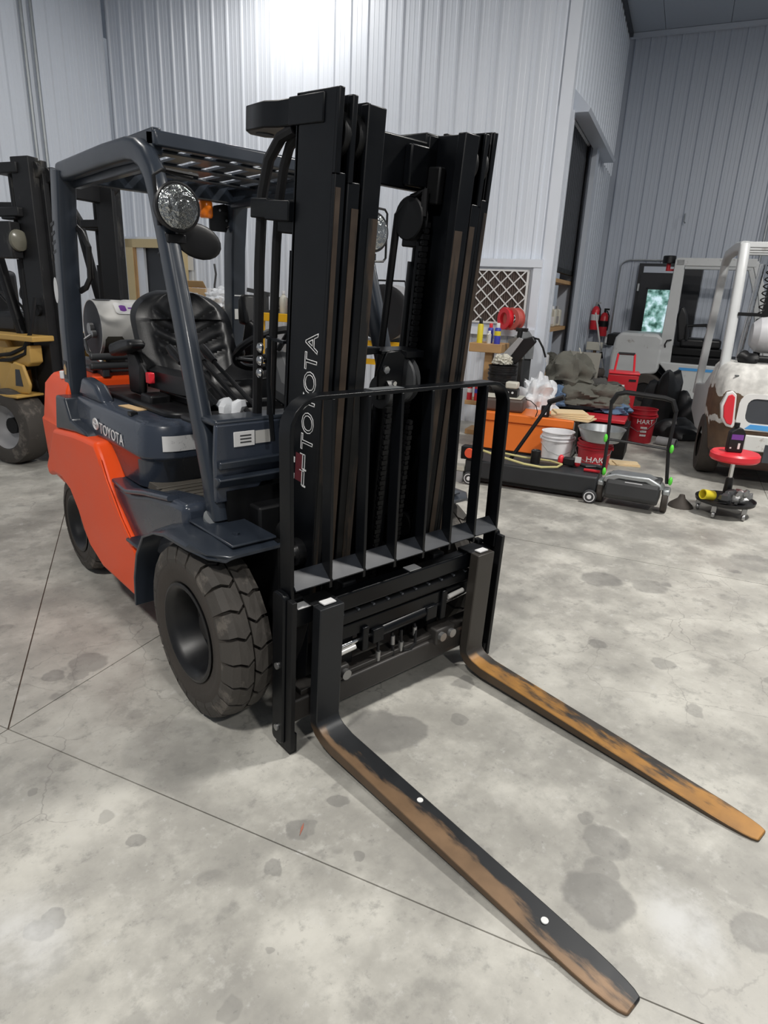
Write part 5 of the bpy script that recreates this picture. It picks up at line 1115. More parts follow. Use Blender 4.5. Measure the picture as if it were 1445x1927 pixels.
# heap of jackets and tarps on a dark crate
b = MB(); b.bx(-.5, .42, -.25, .25, 0, .40); rone(b, 'crate', MT['blackd'], 'dark crate buried under the heap of jackets', 'crate', -.12, 5.85, 0, 0, .01)
for k, (s, t, z, r, mt, sd, lb) in enumerate(((-.34, 5.72, .66, (.24, .2, .22), 'cloth', 51, 'brown grey jacket slumped at the back left of the heap'), (-.18, 5.58, .46, (.26, .16, .14), 'cloth', 52, 'olive grey jacket lying across the front of the heap'), (.10, 5.62, .46, (.22, .18, .15), 'cloth', 53, 'light grey work coat at the right of the heap'), (-.02, 5.78, .58, (.26, .16, .10), 'clothd', 54, 'dark jacket sleeve draped in the middle of the heap'), (.20, 5.55, .40, (.18, .12, .08), 'denim', 55, 'blue denim cloth hanging at the right edge of the heap'), (-.42, 5.50, .44, (.12, .12, .13), 'denim', 56, 'pale blue jeans at the left edge of the heap'))):
    b = MB(); b.crumple((0, 0, r[2]*.55), r, sd, False, .60, 1.35); rone(b, 'jacket', MT[mt], lb, 'clothing', s, t, z)
b = MB(); b.box((0, 0, .18), (.36, .01, .34), (-10, 0, 0)); rone(b, 'board', MT['cloth'] if False else pm('grey_board', (.25, .24, .21), .7), 'square grey board standing behind the jackets', 'board', -.24, 6.0, .66, -8)
b = MB(); b.tube([(0, 0, .40), (.16, 0, .06)], .006, 6); rone(b, 'rod', MT['cream'], 'thin pale rod leaning on the grey board', 'rod', -.30, 5.88, .66)
b = MB(); b.bx(-.3, .3, -.15, .15, 0, .16); o = rone(b, 'bench', MT['plasg'], 'low bench with pale boards behind the jackets', 'bench', -.25, 8.3, 0, 0); b = MB(); b.bx(-.45, .4, -.25, .25, .36, .40); b.build('board', MT['whiteplas'], o); b = MB(); b.bx(-.45, .4, -.2, .25, .16, .30); b.build('timber', MT['wood'], o)
for k, (z, r, lb) in enumerate(((.41, .2, 'lower flat tyre lying on the bench by the storeroom'), (.53, .16, 'upper small tyre lying on the bench by the storeroom'))):
    b = MB(); b.lathe([(r*.55, 0), (r*.9, -.005+.005), (r, .03), (r, .08), (r*.9, .11), (r*.55, .11)], n=28, caps=False); b.lathe([(r*.55, 0), (r*.55, .11)], n=28, caps=False); rone(b, 'tyre', MT['rubdark'], lb, 'tyre', -.32-.04*k, 8.25, z)

# ---------------------------------------------------------------- storeroom shelves through the opening
sh = rthing('shelf_unit', 'wooden shelves inside the dark storeroom opening', 'shelf', -1.21, 7.6)
for z in (.30, .62, 1.22, 1.85):
    b = MB(); b.bx(-.3, .35, -.95, .9, z-.05, z); b.build('shelf', MT['wood'], sh, .003)
for y in (-.93, .85):
    b = MB(); b.bx(-.3, -.22, y, y+.06, 0, 1.9); b.build('upright', MT['wood'], sh, .003)
def jug(label, s, t, z, mat, band):
    o = rthing('jug', label, 'jug', s, t, z, 0); b = MB(); b.prism(rrect(-.09, .09, 0, .24, .03), 'y', -.07, .07); b.build('body', mat, o, .015); b = MB(); b.cyl((.03, 0, .24), (.03, 0, .28), .025); b.build('cap', band, o); b = MB(); b.bx(-.08, .08, -.073, .073, .04, .14); b.build('label', band, o); b = MB(); b.tube([(-.08, 0, .2), (-.1, 0, .26), (-.03, 0, .27)], .012, 6); b.build('handle', mat, o)
jug('white jug with blue label on the low storeroom shelf', -.97, 7.25, .62, MT['whiteplas'], MT['blue']); jug('pale jug on the upper storeroom shelf', -.98, 7.5, 1.22, MT['cream'], MT['whiteplas']); jug('second pale jug deeper on the upper storeroom shelf', -1.0, 8.0, 1.22, MT['cream'], MT['tankgrey'])
b = MB(); b.bx(-.15, .15, -.2, .2, 0, .2); o = rone(b, 'cardboard_box', MT['card'], 'brown box on the lowest storeroom shelf', 'box', -1.02, 7.2, .30, 0, .004); b = MB(); b.bx(.151, .153, -.1, .06, .04, .15); b.build('box_label', MT['white'], o)
b = MB(); b.crumple((0, 0, .08), (.14, .42, .14), 61); rone(b, 'folded_tarp', MT['cloth'], 'grey folded tarp on the storeroom shelf above the jug', 'tarp', -1.02, 7.95, .62)

# ---------------------------------------------------------------- fire extinguishers, mallet and pole by the far wall
for k, (s, t, z, mat, lb) in enumerate(((-.70, WT2-.20, 1.12, 'redbright', 'red fire extinguisher hanging at left by the far corner'), (-.54, WT2-.22, 1.02, 'redpaint', 'dark red fire extinguisher hanging right of the brighter one'))):
    o = rthing('fire_extinguisher', lb, 'fire extinguisher', s, t, z); b = MB(); b.lathe([(.07, 0), (.075, .02), (.075, .32), (.05, .38), (.025, .40)], n=18); b.build('cylinder', MT[mat], o)
    b = MB(); b.lathe([(.077, .16), (.077, .26)], n=18, caps=False); b.build('label', MT['white'] if k == 0 else MT['blackd'], o); b = MB(); b.cyl((0, 0, .39), (0, 0, .44), .02); b.bx(-.02, .07, -.012, .012, .44, .47); b.build('valve', MT['steel'] if k == 0 else MT['blackd'], o)
    b = MB(); b.bx(-.03, .03, .07, .16, .15, .25); b.build('wall_bracket', MT['blackd'], o)
    b = MB(); b.tube([(.03, -.02, .43), (.08, -.05, .35), (.085, -.06, .2), (.08, -.05, .1)], .010, 6); b.build('hose', MT['blackrub'], o)
b = MB(); b.bx(-.15, .12, -.06, .06, .78, .92); o = rone(b, 'sledge_post', MT['cream'], 'brown wooden post with pale block head below the extinguishers', 'post', -.60, 10.15, 0, 0, .01); b = MB(); b.cyl((-.01, 0, 0), (.0, 0, .79), .03); b.build('shaft', MT['rusty'], o)
b = MB(); b.cyl((-.19, -.05, 1.42), (.20, -.05, .0), .014, n=10); o = rone(b, 'broom_pole', MT['alu'], 'long silver pole leaning in front of the extinguishers', 'pole', -.40, 9.5, 0); b = MB(); b.cyl((-.02, -.05, .80), (.005, -.05, .70), .024, n=10); b.build('grip', MT['plas'], o)

# ---------------------------------------------------------------- black rolling box with its handle and the small things on it
k_ = rthing('rolling_box', 'long low black steel box on casters with a diagonal pull handle', 'rolling box', -.23, 3.48)
b = MB(); b.bx(-.56, .56, -.22, .25, .06, .215); b.build('body', MT['plas'] if False else pm('black_box_paint', (.022, .024, .027), .5, var=.3, scale=8), k_, .018, 3)
b = MB(); b.bx(-.50, .50, -.18, .20, .025, .06); b.build('skid', MT['blackd'], k_)
for x in (-.5, .52):
    for y in (-.23, .24):
        b = MB(); b.lathe([(.02, -.018), (.05, -.018), (.056, -.008), (.056, .008), (.05, .018), (.02, .018)], (x, y-.02, .057), 'y', 20); cs_ = b.build('caster', MT['plasg'], k_); b = MB(); b.cyl((x, y-.045, .057), (x, y+.005, .057), .018, n=12); b.lathe([(.036, -.0205), (.043, -.0205)], (x, y-.02, .057), 'y', 20, caps=False); b.build('caster_hub', MT['whiteplas'], cs_)
b = MB(); b.cyl((-.22, -.0, .20), (.06, .18, .74), .017, n=10); b.build('pull_handle', MT['blackd'], k_); b = MB(); b.cyl((.03, .17, .72), (.16, .14, .78), .024, n=10); b.build('handle_grip', MT['plas'], k_)
b = MB(); b.bx(-.60, -.42, -.24, -.14, .215, .33); jj = b.build('pump_block', MT['blackd'], k_, .01); b = MB(); b.lathe([(.001, -.252), (.04, -.252), (.045, -.24)], (-.52, 0, .275), 'y', 16, caps=False); b.build('red_knob', pm('orange_red_plastic', (.8, .10, .04), .4), jj)
b = MB(); b.tube([(-.42, -.19, .31), (-.30, -.21, .29), (-.05, -.19, .24), (.10, -.18, .23), (.22, -.12, .235), (.24, -.02, .24), (.12, .05, .24), (-.1, .03, .245), (-.28, -.02, .27)], .010, 8); rone(b, 'air_hose', MT['hoseyel'], 'yellow air hose curled on top of the black rolling box', 'hose', -.23, 3.46, 0)
b = MB(); b.lathe([(.042, 0), (.042, .11), (.036, .115), (.03, .105)], n=20); rone(b, 'black_can', MT['plas'], 'short black can inside the loop of yellow hose', 'can', -.22, 3.46, .216)
b = MB(); b.bx(-.1, .1, -.07, .07, 0, .02); rone(b, 'brown_mat', pm('brown_pad', (.08, .06, .05), .8), 'dark brown pad lying inside the yellow hose loop', 'pad', -.10, 3.52, .216)
o = rthing('hand_grinder', 'small black and red power tool on the rolling box', 'tool', .06, 3.50, .216); b = MB(); b.bx(-.05, .05, -.03, .03, .01, .08); b.build('body', MT['plas'], o, .012)
for x in (-.07, .07): b = MB(); b.ell((x, 0, .05), (.028, .035, .045)); b.build('red_end', MT['redbright'], o); 
b = MB(); b.bx(.05, .1, -.036, -.03, .05, .1); b.build('label', MT['white'], o)
b = MB(); b.tube([(-.14, -.02, .012), (-.06, .03, .012), (0, -.02, .012), (.08, .02, .012), (.14, -.01, .012)], .011, 6); rone(b, 'extension_cord', MT['blackrub'], 'bunched black cord at the right end of the rolling box', 'cord', .20, 3.54, .216)
b = MB(); b.cyl((-.06, 0, .014), (.07, 0, .014), .013, n=10); rone(b, 'red_screwdriver', MT['redpaint'], 'short red tool handle at the rolling box corner', 'tool', .26, 3.40, .216)
b = MB(); b.bx(-.07, .07, -.05, .05, 0, .05); o = rone(b, 'power_strip', MT['cream'], 'pale plug box on the floor beside the mast', 'plug box', -.86, 3.3, .10, 0, .01); b = MB(); b.bx(-.06, .06, -.05, .05, -.10, .0); b.build('foot', MT['tankgrey'], o)

# ---------------------------------------------------------------- buckets, pan, red barrow, sweeper
bucket('white_bucket', 'white plastic bucket standing in front of the orange chest', -.20, 4.45, 0, .155, .335, MT['whiteplas'], 20)
rb = bucket('red_bucket', 'red bucket with white lettering under the galvanised pan', .17, 4.40, 0, .16, .30, MT['red'], -15)
rb2 = bucket('red_bucket', 'red bucket with white lettering beside the red barrow', .50, 6.20, 0, .15, .40, MT['red'], -10)
def cyl_text(name, body, o, R, z, size, a0, flatten=.0):
    t = text(name, body, MT['print'], o, Matrix.Identity(4), size, align='CENTER', depth=.001)
    for vtx in t.data.vertices:
        a = a0+vtx.co.x/R; zz = vtx.co.y; rr = R+vtx.co.z
        vtx.co = V((rr*math.sin(a), -rr*math.cos(a), z+zz))
    return t
cyl_text('lettering', 'HART', rb, .150, .105, .085, .62)
b = MB()
for k in range(6): a = .40+.08*k; b.box((.149*math.sin(a), -.149*math.cos(a), .085), (.009, .002, .012), (0, 0, math.degrees(a)))
b.build('small_print', MT['print'], rb)
cyl_text('lettering', 'HART', rb2, .149, .235, .075, .45)
b = MB()
for r_w in range(3):
    for k in range(5): a = .20+.10*k; b.box((.1445*math.sin(a), -.1445*math.cos(a), .19-.045*r_w), (.011, .006, .022), (0, 0, math.degrees(a)))
b.build('small_print', MT['print'], rb2)
b = MB(); b.lathe([(.17, 0), (.175, .005), (.215, .115), (.222, .118), (.222, .124), (.21, .122), (.168, .010), (.001, .008)], n=40, caps=False); b.lathe([(.17, 0), (.001, 0)], n=40, caps=False); rone(b, 'metal_pan', MT['galv'], 'galvanised round pan resting on the red bucket', 'pan', .21, 4.38, .303)
h = rthing('red_barrow', 'tall red bin barrow with two handles leaning back', 'barrow', .20, 6.32, 0, 6)
b = MB(); b.add([V(p) for p in ((-.19, -.14, .16), (.15, -.14, .16), (.12, .16, .10), (-.14, .16, .10), (-.18, -.18, .78), (.17, -.18, .78), (.15, .10, .80), (-.15, .10, .80))], [(0, 1, 2, 3), (4, 7, 6, 5), (0, 4, 5, 1), (1, 5, 6, 2), (2, 6, 7, 3), (3, 7, 4, 0)]); b.build('bin', MT['redpaint'], h, .02, 3)
b = MB(); b.bx(-.175, .175, -.19, .11, .775, .80); b.build('rim', MT['redbright'], h, .008)
for x in (-.155, .155):
    b = MB(); b.tube([(x*.9, .02, .06), (x*.72, -.0, .78), (x*.60, .04, 1.0)], .013, 8); b.build('handle_bar', MT['redbright'], h)
b = MB(); b.cyl((-.095, .04, 1.0), (.095, .04, 1.0), .015, n=10); b.build('crossbar', MT['plas'], h)
b = MB(); b.bx(-.08, .02, -.172, -.168, .56, .68); b.build('paper_label', MT['white'], h); b = MB(); b.bx(.06, .14, -.181, -.176, .70, .725); b.build('badge', MT['plas'], h)
b = MB(); b.bx(-.17, .14, -.12, .10, .0, .20); b.build('base', pm('dark_red_paint', (.16, .012, .018), .5), h, .02)
b = MB(); b.bx(.125, .15, -.16, .06, .02, .5); b.build('side_brace', MT['redpaint'], h, .004)
b = MB(); b.tube([(-.17, -.1, .70), (-.27, -.12, .72), (-.30, -.14, .55), (-.31, -.14, .30)], .012, 6); b.build('side_cord', MT['blackrub'], h)
w_ = rthing('lawn_sweeper', 'push sweeper with black hopper, tall folding handle and green knobs', 'sweeper', .62, 3.36, 0, -3)
b = MB(); b.prism([(-.16, .07), (-.19, .10), (-.17, .20), (-.10, .26), (.12, .24), (.16, .12), (.14, .06)], 'x', -.21, .19); b.build('hopper', pm('black_hopper', (.03, .031, .032), .45), w_, .015)
b = MB(); b.prism([(-.23, .24), (-.15, .275), (.10, .275), (.19, .235), (.22, .20), (.19, .19), (.08, .235), (-.12, .235), (-.20, .19), (-.24, .20)], 'y', -.14, .02); b.build('top_cover', MT['galv'], w_, .01)
b = MB(); b.bx(-.07, .06, -.150, -.145, .215, .222); b.bx(-.06, .04, -.160, -.150, .19, .196); b.build('cover_slot', MT['whiteplas'], w_)
for x in (-.255, .235):
    b = MB(); b.lathe([(.04, -.022), (.085, -.024), (.093, -.015), (.093, .015), (.085, .024), (.04, .022)], (x, -.04, .093), 'x', 28); we = b.build('wheel', MT['rubdark'], w_); b = MB(); b.lathe([(.001, -.026), (.05, -.026), (.05, .026), (.001, .026)], (x, -.04, .093), 'x', 20, caps=False); b.build('wheel_hub', MT['tankgrey'], we)
    b = MB(); b.box((x, -.04, .17), (.06, .14, .05)); b.build('wheel_guard', MT['galv'], w_, .015)
hp_ = [(-.265, .0, .22), (-.27, .02, .50), (-.29, .06, .80), (-.255, .065, .87), (-.19, .07, .89), (.10, .07, .875), (.16, .065, .86), (.195, .06, .78), (.19, .02, .50), (.225, .0, .22)]
b = MB(); b.tube(hp_, .014, 8); hd_ = b.build('handle', MT['plas'], w_)
b = MB(); b.tube([hp_[2], hp_[3], hp_[4], hp_[5], hp_[6], hp_[7]], .020, 8); b.build('foam_grip', MT['blackrub'], hd_)
b = MB(); b.tube([(-.27, .02, .51), (-.1, .03, .505), (.19, .02, .49)], .010, 8); b.build('handle_crossbar', MT['plas'], hd_)
for p_ in ((-.285, .0, .52), (.215, .0, .50), (-.255, -.02, .25), (.25, -.02, .25)):
    b = MB(); b.ell(p_, (.016, .022, .035), 10, 6); b.build('green_knob', MT['green'], w_)
b = MB(); b.lathe([(.10, 0), (.09, .02), (.03, .07), (.02, .10)], n=20); rone(b, 'rubber_plunger', MT['rubdark'], 'small black rubber cone on the floor right of the sweeper', 'rubber cone', .98, 3.55, 0)
b = MB(); b.box((0, 0, .006), (.30, .22, .01)); b.box((.02, -.02, .016), (.24, .16, .008), (0, 0, 9)); rone(b, 'cardboard_sheet', MT['paper'], 'flattened cardboard on the floor behind the sweeper handle', 'cardboard', .43, 4.85, 0, 12)
# black parts heap in front of the white truck
for k, (s, t, z, r, sd, lb) in enumerate(((.62, 7.35, .0, (.22, .18, .50), 71, 'tall black bent panel in the heap by the white forklift'), (.98, 7.25, .0, (.17, .18, .34), 72, 'rounded black part at the right of the heap'), (.86, 6.75, .0, (.24, .17, .16), 73, 'flat black tray at the front of the heap'))):
    b = MB(); b.lump((0, 0, r[2]*.55), r, .25, 20, 12, seed=sd); rone(b, 'scrap_part', MT['vinyl'], lb, 'scrap part', s, t, z)
b = MB(); b.lathe([(.05, 0), (.05, .22), (.04, .22), (.04, .0)], (0, 0, .05), 'x', 20, caps=False); rone(b, 'pipe', MT['tankgrey'], 'short grey pipe on the floor by the second red bucket', 'pipe', .70, 6.15, 0, -20)

# ---------------------------------------------------------------- white forklift at the far wall (nose to the right)
Wt = rthing('forklift', 'white forklift with open guard parked along the far wall', 'forklift', .85, 9.3)
def wwheel(x, y, R, w_, s):
    b = MB(); b.lathe([(R*.5, -w_/2), (R*.9, -w_/2), (R, -w_*.36), (R, w_*.36), (R*.9, w_/2), (R*.5, w_/2)], (x, y, R), 'y', 32, caps=False); q = b.build('wheel', MT['rubdark'], Wt)
    b = MB(); b.lathe([(R*.52, s*w_*.48), (R*.45, s*w_*.3), (.001, s*w_*.3)], (x, y, R), 'y', 24, caps=False); b.build('rim', MT['rim'], q)
    for k in range(20):
        a = 2*PI*k/20; b = None
wwheel(-.50, -.42, .29, .20, -1); wwheel(-.50, .42, .29, .20, 1); wwheel(1.1, -.44, .34, .22, -1); wwheel(1.1, .44, .34, .22, 1)
b = MB(); b.prism([(-.20, .22), (-.16, .45), (-.22, .62), (-.34, .74), (-.30, .76), (1.0, .74), (1.0, .22)], 'y', -.50, .50); bd_ = b.build('body', MT['whitetruck'], Wt, .015)
b = MB(); b.bx(-.05, .55, -.505, -.501, .66, .70); b.build('blue_stripe', MT['blue'], bd_)
b = MB(); b.prism([(-1.05, .45), (-.98, .40), (-.36, .58), (-.33, .66), (-.33, 1.10), (-.42, 1.16), (-.95, 1.16), (-1.02, 1.08), (-1.06, .8)], 'y', -.50, .50); b.build('counterweight', MT['whitetruck'], Wt, .06, 4)
b = MB(); b.bx(-1.15, -.92, -.45, .45, .95, 1.12); b.build('rear_grille', MT['blackd'], Wt, .02)
b = MB(); b.bx(-.36, 1.0, -.40, .40, .70, .86); b.bx(-.2, .5, -.3, .3, .86, .98); b.build('engine_bay', MT['blackd'], Wt, .02)
for y in (-.44, .44):
    b = MB(); b.sweep([(-.28, y, .72), (-.28, y, .95), (-.285, y, 1.7), (-.29, y, 2.22)], (0, 1, 0), [(.09, .20), (.09, .18), (.09, .15), (.09, .13)]); b.build('guard_rear_pillar', MT['whitetruck'], Wt, .008)
    b = MB(); b.bx(-.34, .70, y-.045, y+.045, 2.13, 2.24); b.build('guard_roof_rail', MT['whitetruck'], Wt, .008)
    b = MB(); b.sweep([(.68, y, 2.2), (.80, y, 1.9), (1.10, y, .8)], (0, 1, 0), (.08, .08)); b.build('guard_front_leg', MT['whitetruck'], Wt, .008)
b = MB(); b.tube([(-.29, -.49, .98), (-.30, -.52, 1.02), (-.28, -.52, 1.08), (-.22, -.5, 1.09)], .010, 6); b.build('pillar_handle', MT['blackd'], Wt)
b = MB(); b.bx(-.34, -.22, -.44, .44, 2.12, 2.2); b.build('roof_beam', MT['whitetruck'], Wt, .006)
b = MB(); b.bx(-.10, .47, -.26, .26, .98, 1.12); b.build('seat_cushion', MT['vinyl'], Wt, .04, 3); b = MB(); b.prism([(-.14, 1.05), (.02, 1.10), (-.06, 1.45), (-.13, 1.58), (-.19, 1.56), (-.21, 1.40)], 'y', -.25, .25); b.build('seat_backrest', MT['vinyl'], Wt, .04, 3)
b = MB(); b.tube([(-.02, -.30, 1.10), (-.04, -.30, 1.30), (.22, -.30, 1.32), (.26, -.30, 1.26), (.24, -.30, 1.12)], .025, 8); b.build('armrest', MT['vinyl'], Wt)
b = MB(); b.lathe([(.08, 0), (.09, .01), (.09, .10), (.08, .11)], (-.44, -.36, 2.16), 'z', 20); bc = b.build('beacon', MT['plas'], Wt); b = MB(); b.cyl((-.44, -.36, 2.06), (-.44, -.36, 2.16), .03); b.bx(-.45, -.33, -.38, -.34, 2.06, 2.09); b.build('beacon_stem', MT['redpaint'], bc)
for y in (-.28, .28):
    b = MB(); b.bx(1.50, 1.66, y-.05, y+.05, .08, 2.1); b.build('mast_rail', MT['blackd'], Wt)

# ---------------------------------------------------------------- chipped white forklift at the right edge, tail towards the viewer
RX = rthing('forklift', 'chipped white and rust brown forklift at the right edge, tail to the viewer', 'forklift', 1.72, 4.45, 0, 4)
b = MB()
def rr_ring(z, hx, y0, y1, c):
    return [V((-hx, y1, z)), V((-hx, y0+c, z)), V((-hx+c*.3, y0+c*.3, z)), V((-hx+c, y0, z)), V((hx-c, y0, z)), V((hx-c*.3, y0+c*.3, z)), V((hx, y0+c, z)), V((hx, y1, z))]
rg_ = [rr_ring(.16, .42, .14, .62, .10), rr_ring(.30, .54, .04, .66, .16), rr_ring(.60, .585, 0, .7, .18), rr_ring(.88, .59, .0, .7, .18), rr_ring(1.04, .57, .05, .7, .17), rr_ring(1.10, .52, .12, .7, .14)]
for r in rg_: b.v += r
for i in range(len(rg_)-1):
    for k in range(8): b.f.append((i*8+k, i*8+(k+1) % 8, (i+1)*8+(k+1) % 8, (i+1)*8+k))
b.f += [tuple(range(8))[::-1], tuple(range(40, 48))]
def rust_white():
    m = bpy.data.materials.new('stripped_white_and_brown_paint'); m.use_nodes = True; nt = m.node_tree; L = nt.links.new; bs = nt.nodes['Principled BSDF']
    tc = nn(nt, 'ShaderNodeTexCoord'); sep = nn(nt, 'ShaderNodeSeparateXYZ'); L(tc.outputs['Object'], sep.inputs[0])
    n = nn(nt, 'ShaderNodeTexNoise'); n.inputs['Scale'].default_value = 5; n.inputs['Detail'].default_value = 8; L(tc.outputs['Object'], n.inputs['Vector'])
    w = nn(nt, 'ShaderNodeMath', operation='MULTIPLY_ADD'); L(n.outputs['Fac'], w.inputs[0]); w.inputs[1].default_value = .28; L(sep.outputs['Z'], w.inputs[2])
    r = nn(nt, 'ShaderNodeValToRGB'); r.color_ramp.interpolation = 'CONSTANT'; L(w.outputs[0], r.inputs[0]); e = r.color_ramp.elements
    br, wh = (.12, .07, .04, 1), (.62, .61, .58, 1)
    e[0].position = 0; e[0].color = (.06, .025, .02, 1); e[1].position = .46; e[1].color = br
    for p, c in ((.70, wh), (.755, br), (.99, wh)): x = e.new(p); x.color = c
    n2 = nn(nt, 'ShaderNodeTexNoise'); n2.inputs['Scale'].default_value = 12; n2.inputs['Detail'].default_value = 8; L(tc.outputs['Object'], n2.inputs['Vector'])
    mx = nn(nt, 'ShaderNodeMix', data_type='RGBA', blend_type='MULTIPLY'); mr = nn(nt, 'ShaderNodeMapRange'); L(n2.outputs['Fac'], mr.inputs[0]); mr.inputs[1].default_value = .35; mr.inputs[2].default_value = .65; mr.inputs[3].default_value = .75; mr.inputs[4].default_value = 1.15
    mx.inputs[0].default_value = 1; L(r.outputs[0], mx.inputs[6]); L(mr.outputs[0], mx.inputs[7]); L(mx.outputs[2], bs.inputs['Base Color']); bs.inputs['Roughness'].default_value = .5
    return m
cwr = b.build('counterweight', rust_white(), RX, .03, 3)
b = MB(); b.prism(rrect(-.34, .34, .60, .82, .07), 'y', -.004, .02); b.build('radiator_opening', MT['dark_in'], cwr, .004)
b = MB(); o_p = rrect(-.40, .40, .54, .86, .09); i_p = rrect(-.335, .335, .605, .82, .065); n_ = len(o_p)
b.add([V((x, -.012, z)) for x, z in o_p]+[V((x, -.012, z)) for x, z in i_p]+[V((x, .012, z)) for x, z in o_p]+[V((x, .012, z)) for x, z in i_p], [(i, (i+1) % n_, n_+(i+1) % n_, n_+i) for i in range(n_)]+[(2*n_+i, i, (i+1) % n_, 2*n_+(i+1) % n_) for i in range(n_)]+[(n_+i, 3*n_+i, 3*n_+(i+1) % n_, n_+(i+1) % n_) for i in range(n_)])
b.build('opening_frame', MT['white'], cwr)
tl = [(-.43, .83), (-.40, .845), (-.375, .82), (-.355, .60), (-.36, .575), (-.40, .585), (-.435, .64), (-.45, .74)]
tl = [(x-.07, z) for x, z in tl]
b = MB(); b.prism([((x+.47)*1.45-.47, (z-.71)*1.2+.71) for x, z in tl], 'y', -.010, .09); b.build('tail_lamp_surround', MT['white'], cwr, .008)
b = MB(); b.prism(tl, 'y', -.022, -.008); b.build('tail_lamp', MT['redbright'], cwr, .006)
b = MB(); b.prism([(-((x+.47)*1.45-.47), (z-.71)*1.2+.71) for x, z in tl], 'y', -.010, .09); b.build('tail_lamp_surround', MT['white'], cwr, .008)
b = MB(); b.prism([(-x, z) for x, z in tl], 'y', -.022, -.008); b.build('tail_lamp', MT['redbright'], cwr, .006)
b = MB(); b.prism([(-.32, .555), (.25, .535), (.25, .59), (-.28, .595)], 'y', -.016, -.010); b.build('blue_decal', MT['blue'], cwr)
b = MB(); b.bx(-.30, .3, -.02, .1, .36, .50); b.build('tow_pin_plate', MT['rustwhite'], cwr, .01); b = MB(); b.bx(-.13, .2, -.025, -.015, .27, .43); b.cyl((0, -.05, .34), (0, .0, .34), .04); b.build('tow_recess', MT['dark_in'], cwr)
for (a_, x, z) in ((.0, -.44, 1.0), (0, -.1, .97)):
    b = MB(); b.box((x, .055 if z > .98 else .03, z), (.07, .004, .012), (-20, 0, 8)); b.build('dark_scuff', MT['plasg'], cwr)
for x in (-.50, .50):
    b = MB(); b.lathe([(.15, -.09), (.27, -.09), (.29, -.06), (.29, .06), (.27, .09), (.15, .09)], (x, .62, .29), 'x', 32, caps=False); q = b.build('rear_wheel', MT['rubdark'], RX); b = MB(); b.lathe([(.15, .0), (.001, .0)], (x, .62, .29), 'x', 20, caps=False); b.build('rim', MT['blackd'], q)
b = MB(); b.bx(-.42, .42, .5, 2.2, .2, .7); b.build('chassis', MT['blackd'], RX); b = MB(); b.prism([(.6, .35), (1.4, .30), (2.1, .40), (2.1, .72), (1.3, .80), (.7, 1.02), (.6, .9)], 'x', -.57, -.50); b.build('side_panel', MT['whitetruck'], RX, .02); b = MB(); b.prism([(.6, .35), (1.4, .30), (2.1, .40), (2.1, .72), (1.3, .80), (.7, 1.02), (.6, .9)], 'x', .50, .57); b.build('side_panel', MT['whitetruck'], RX, .02)
b = MB(); b.bx(-.45, .45, .7, 1.6, .7, 1.02); b.build('hood', MT['blackd'], RX, .03)
for x in (-.53, .53):
    b = MB(); b.sweep([(x, .36, 1.02), (x, .42, 1.3), (x, .52, 1.75), (x, .60, 2.03), (x, .64, 2.10)], (1, 0, 0), (.085, .11), .03); b.build('guard_rear_pillar', MT['whitetruck'], RX)
    b = MB(); b.sweep([(x, .62, 2.10), (x, 1.0, 2.12), (x, 1.7, 2.10), (x, 1.85, 2.02), (x, 1.95, 1.7), (x*1.02, 2.15, .60)], (1, 0, 0), (.08, .09), .02); b.build('guard_front_leg', MT['whitetruck'], RX)
for k, y in enumerate((.64, .95, 1.25, 1.55)):
    b = MB(); b.bx(-.53, .53, y-.03, y+.03, 2.09, 2.14); b.build('roof_bar', MT['whitetruck'], RX, .006)
b = MB(); b.cyl((-.40, .58, 1.10), (-.36, .60, 1.95), .025); b.build('chrome_tube', MT['chrome'], RX); b = MB()
z = 1.15; sp_ = [(-.30+.022*math.cos(k*.9), .56+.022*math.sin(k*.9), 1.2+k*.0085) for k in range(90)]
b.tube(sp_, .006, 5); b.build('coil_hose', MT['blackrub'], RX); b = MB(); b.bx(-.27, -.22, .62, .68, 1.05, 2.05); b.build('black_stay', MT['blackd'], RX)
b = MB(); b.lathe([(.07, 0), (.085, -.02), (.085, -.05), (.07, -.055)], (-.20, .62, 1.86), 'y', 24); lw = b.build('rear_lamp', MT['plas'], RX); b = MB(); b.lathe([(.07, -.056), (.04, -.065), (.001, -.067)], (-.20, .62, 1.86), 'y', 24, caps=False); b.build('lens', MT['cream'], lw)
b = MB(); b.bx(-.50, .5, .40, .43, 1.50, 1.53); b.build('guard_strap', MT['blackd'], RX)
b = MB(); b.cyl((-.44, .30, 1.14), (.44, .30, 1.14), .03); b.lump((-.38, .28, 1.14), (.07, .06, .06), .3, seed=81, flat=False); b.build('tank_hinge', MT['blackd'], RX)
o = thing('propane_tank', 'pale grey propane cylinder on the tail of the chipped white forklift', 'gas cylinder', rm(1.72, 4.45, 0), R0+math.radians(4))
b = MB(); b.lathe([(.02, -.30), (.10, -.29), (.15, -.24), (.16, -.18), (.16, .34), (.15, .40), (.10, .44)], (-.07, .42, 1.345), 'x', 32); b.build('cylinder_body', pm('pale_tank_paint', (.50, .50, .52), .4, var=.1), o); b = MB(); b.lathe([(.165, .0), (.165, .03)], (-.09, .42, 1.345), 'x', 32, caps=False); b.build('strap', MT['galv'], o)

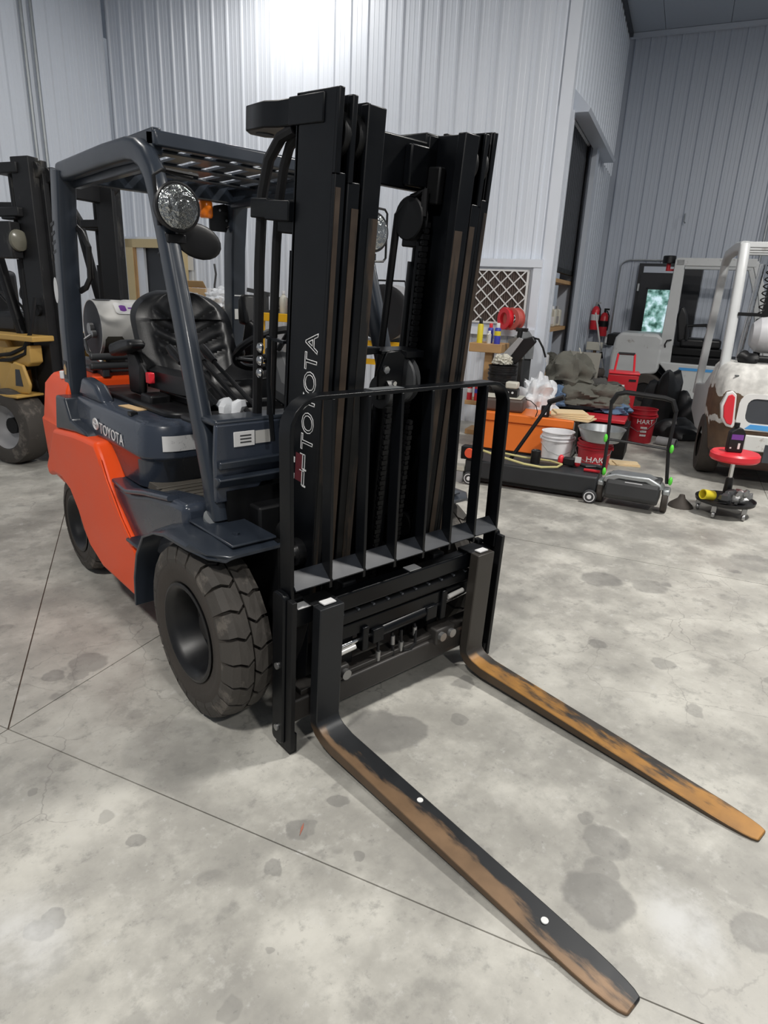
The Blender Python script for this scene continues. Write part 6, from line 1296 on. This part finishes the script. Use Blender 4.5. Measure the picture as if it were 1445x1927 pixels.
# ---------------------------------------------------------------- red roller stool with a bottle
ST = rthing('roller_stool', 'round red shop stool on casters with parts tray, in front of the chipped forklift', 'stool', 1.29, 3.52)
b = MB(); b.lathe([(.001, .435), (.13, .435), (.165, .44), (.178, .455), (.178, .49), (.165, .505), (.001, .508)], n=40, caps=False); b.build('seat', MT['redbright'], ST)
b = MB(); b.cyl((0, 0, .28), (0, 0, .44), .016); b.build('post', MT['chrome'], ST); b = MB(); b.cyl((0, 0, .10), (0, 0, .30), .035, .028); b.build('gas_lift', MT['plas'], ST)
b = MB(); b.lathe([(.03, .10), (.20, .10), (.215, .105), (.22, .13), (.212, .13), (.20, .112), (.03, .112)], n=36, caps=False); b.build('tray', MT['plas'], ST)
for k in range(5):
    a = 2*PI*k/5+.5; b = MB(); b.lathe([(.010, -.012), (.026, -.012), (.029, 0), (.026, .012), (.010, .012)], (.185*math.cos(a), .185*math.sin(a), .029), 'x', 14); b.bx(.185*math.cos(a)-.018, .185*math.cos(a)+.018, .185*math.sin(a)-.012, .185*math.sin(a)+.012, .045, .10); b.build('caster', MT['steel'], ST, .003)
for k in range(5):
    a = [-.6, .1, .5, -1.6, -1.1][k]; b = MB(); b.lump((.12*math.cos(a), .12*math.sin(a), .155), (.05, .04, .055), .6, 12, 8, seed=90+k, flat=True); rone(b, 'metal_part', MT['steel'] if k != 3 else MT['plasg'], ('bright cast part at the tray right edge', 'bright cast part behind the stool column', 'small cast part at the back right of the tray', 'dark part at the front of the stool tray', 'shiny bracket at the front right of the stool tray')[k], 'machine part', 1.29, 3.52, 0)
b = MB(); b.lathe([(.001, 0), (.04, 0), (.04, .10), (.034, .10), (.034, .02)], n=20, caps=False)
b.v = [Euler((math.radians(80), 0, math.radians(-50))).to_matrix() @ p for p in b.v]; rone(b, 'open_can', MT['canyellow'], 'yellow open can lying on the stool tray', 'can', 1.19, 3.44, .155)
BT = rthing('oil_bottle', 'black plastic oil bottle with purple label on the red stool', 'bottle', 1.27, 3.50, .508, 12)
b = MB(); b.prism([(-.055, 0), (.055, 0), (.055, .15), (.03, .185), (-.005, .195), (-.045, .165), (-.055, .15)], 'y', -.035, .035); b.build('body', MT['plas'], BT, .010, 3)
b = MB(); b.cyl((-.012, 0, .19), (-.012, 0, .225), .020, n=16); b.build('cap', MT['plas'], BT); b = MB(); b.bx(-.042, .042, -.0365, -.035, .10, .14); b.build('purple_label', MT['purple'], BT); b = MB(); b.bx(.012, .028, -.0368, -.035, .03, .075); b.bx(-.042, -.03, -.0368, -.035, .03, .04); b.build('label_print', MT['white'], BT)
# strip of the next door's track at the right edge of the view
dk = rthing('door_track', 'bright steel overhead door track at the far right edge', 'door track', 2.05, WT2-.25)
b = MB(); b.bx(-.04, .04, -.05, .05, 0, 3.2); b.build('track', MT['wall_trim'], dk); b = MB(); b.bx(.05, .11, -.03, .05, 0, 3.2); b.build('seal', MT['plas'], dk)

b = MB(); b.prism([(-.02, 0), (.0, .004), (.03, .001), (.0, -.003)], 'z', 0, .002); o = b.build('wood_splinter', pm('red_brown_chip', (.35, .12, .08), .7)); place(o, V((.68, .265, .0)), .7); tag(o, 'thin red brown splinter lying on the concrete in the foreground', 'splinter')
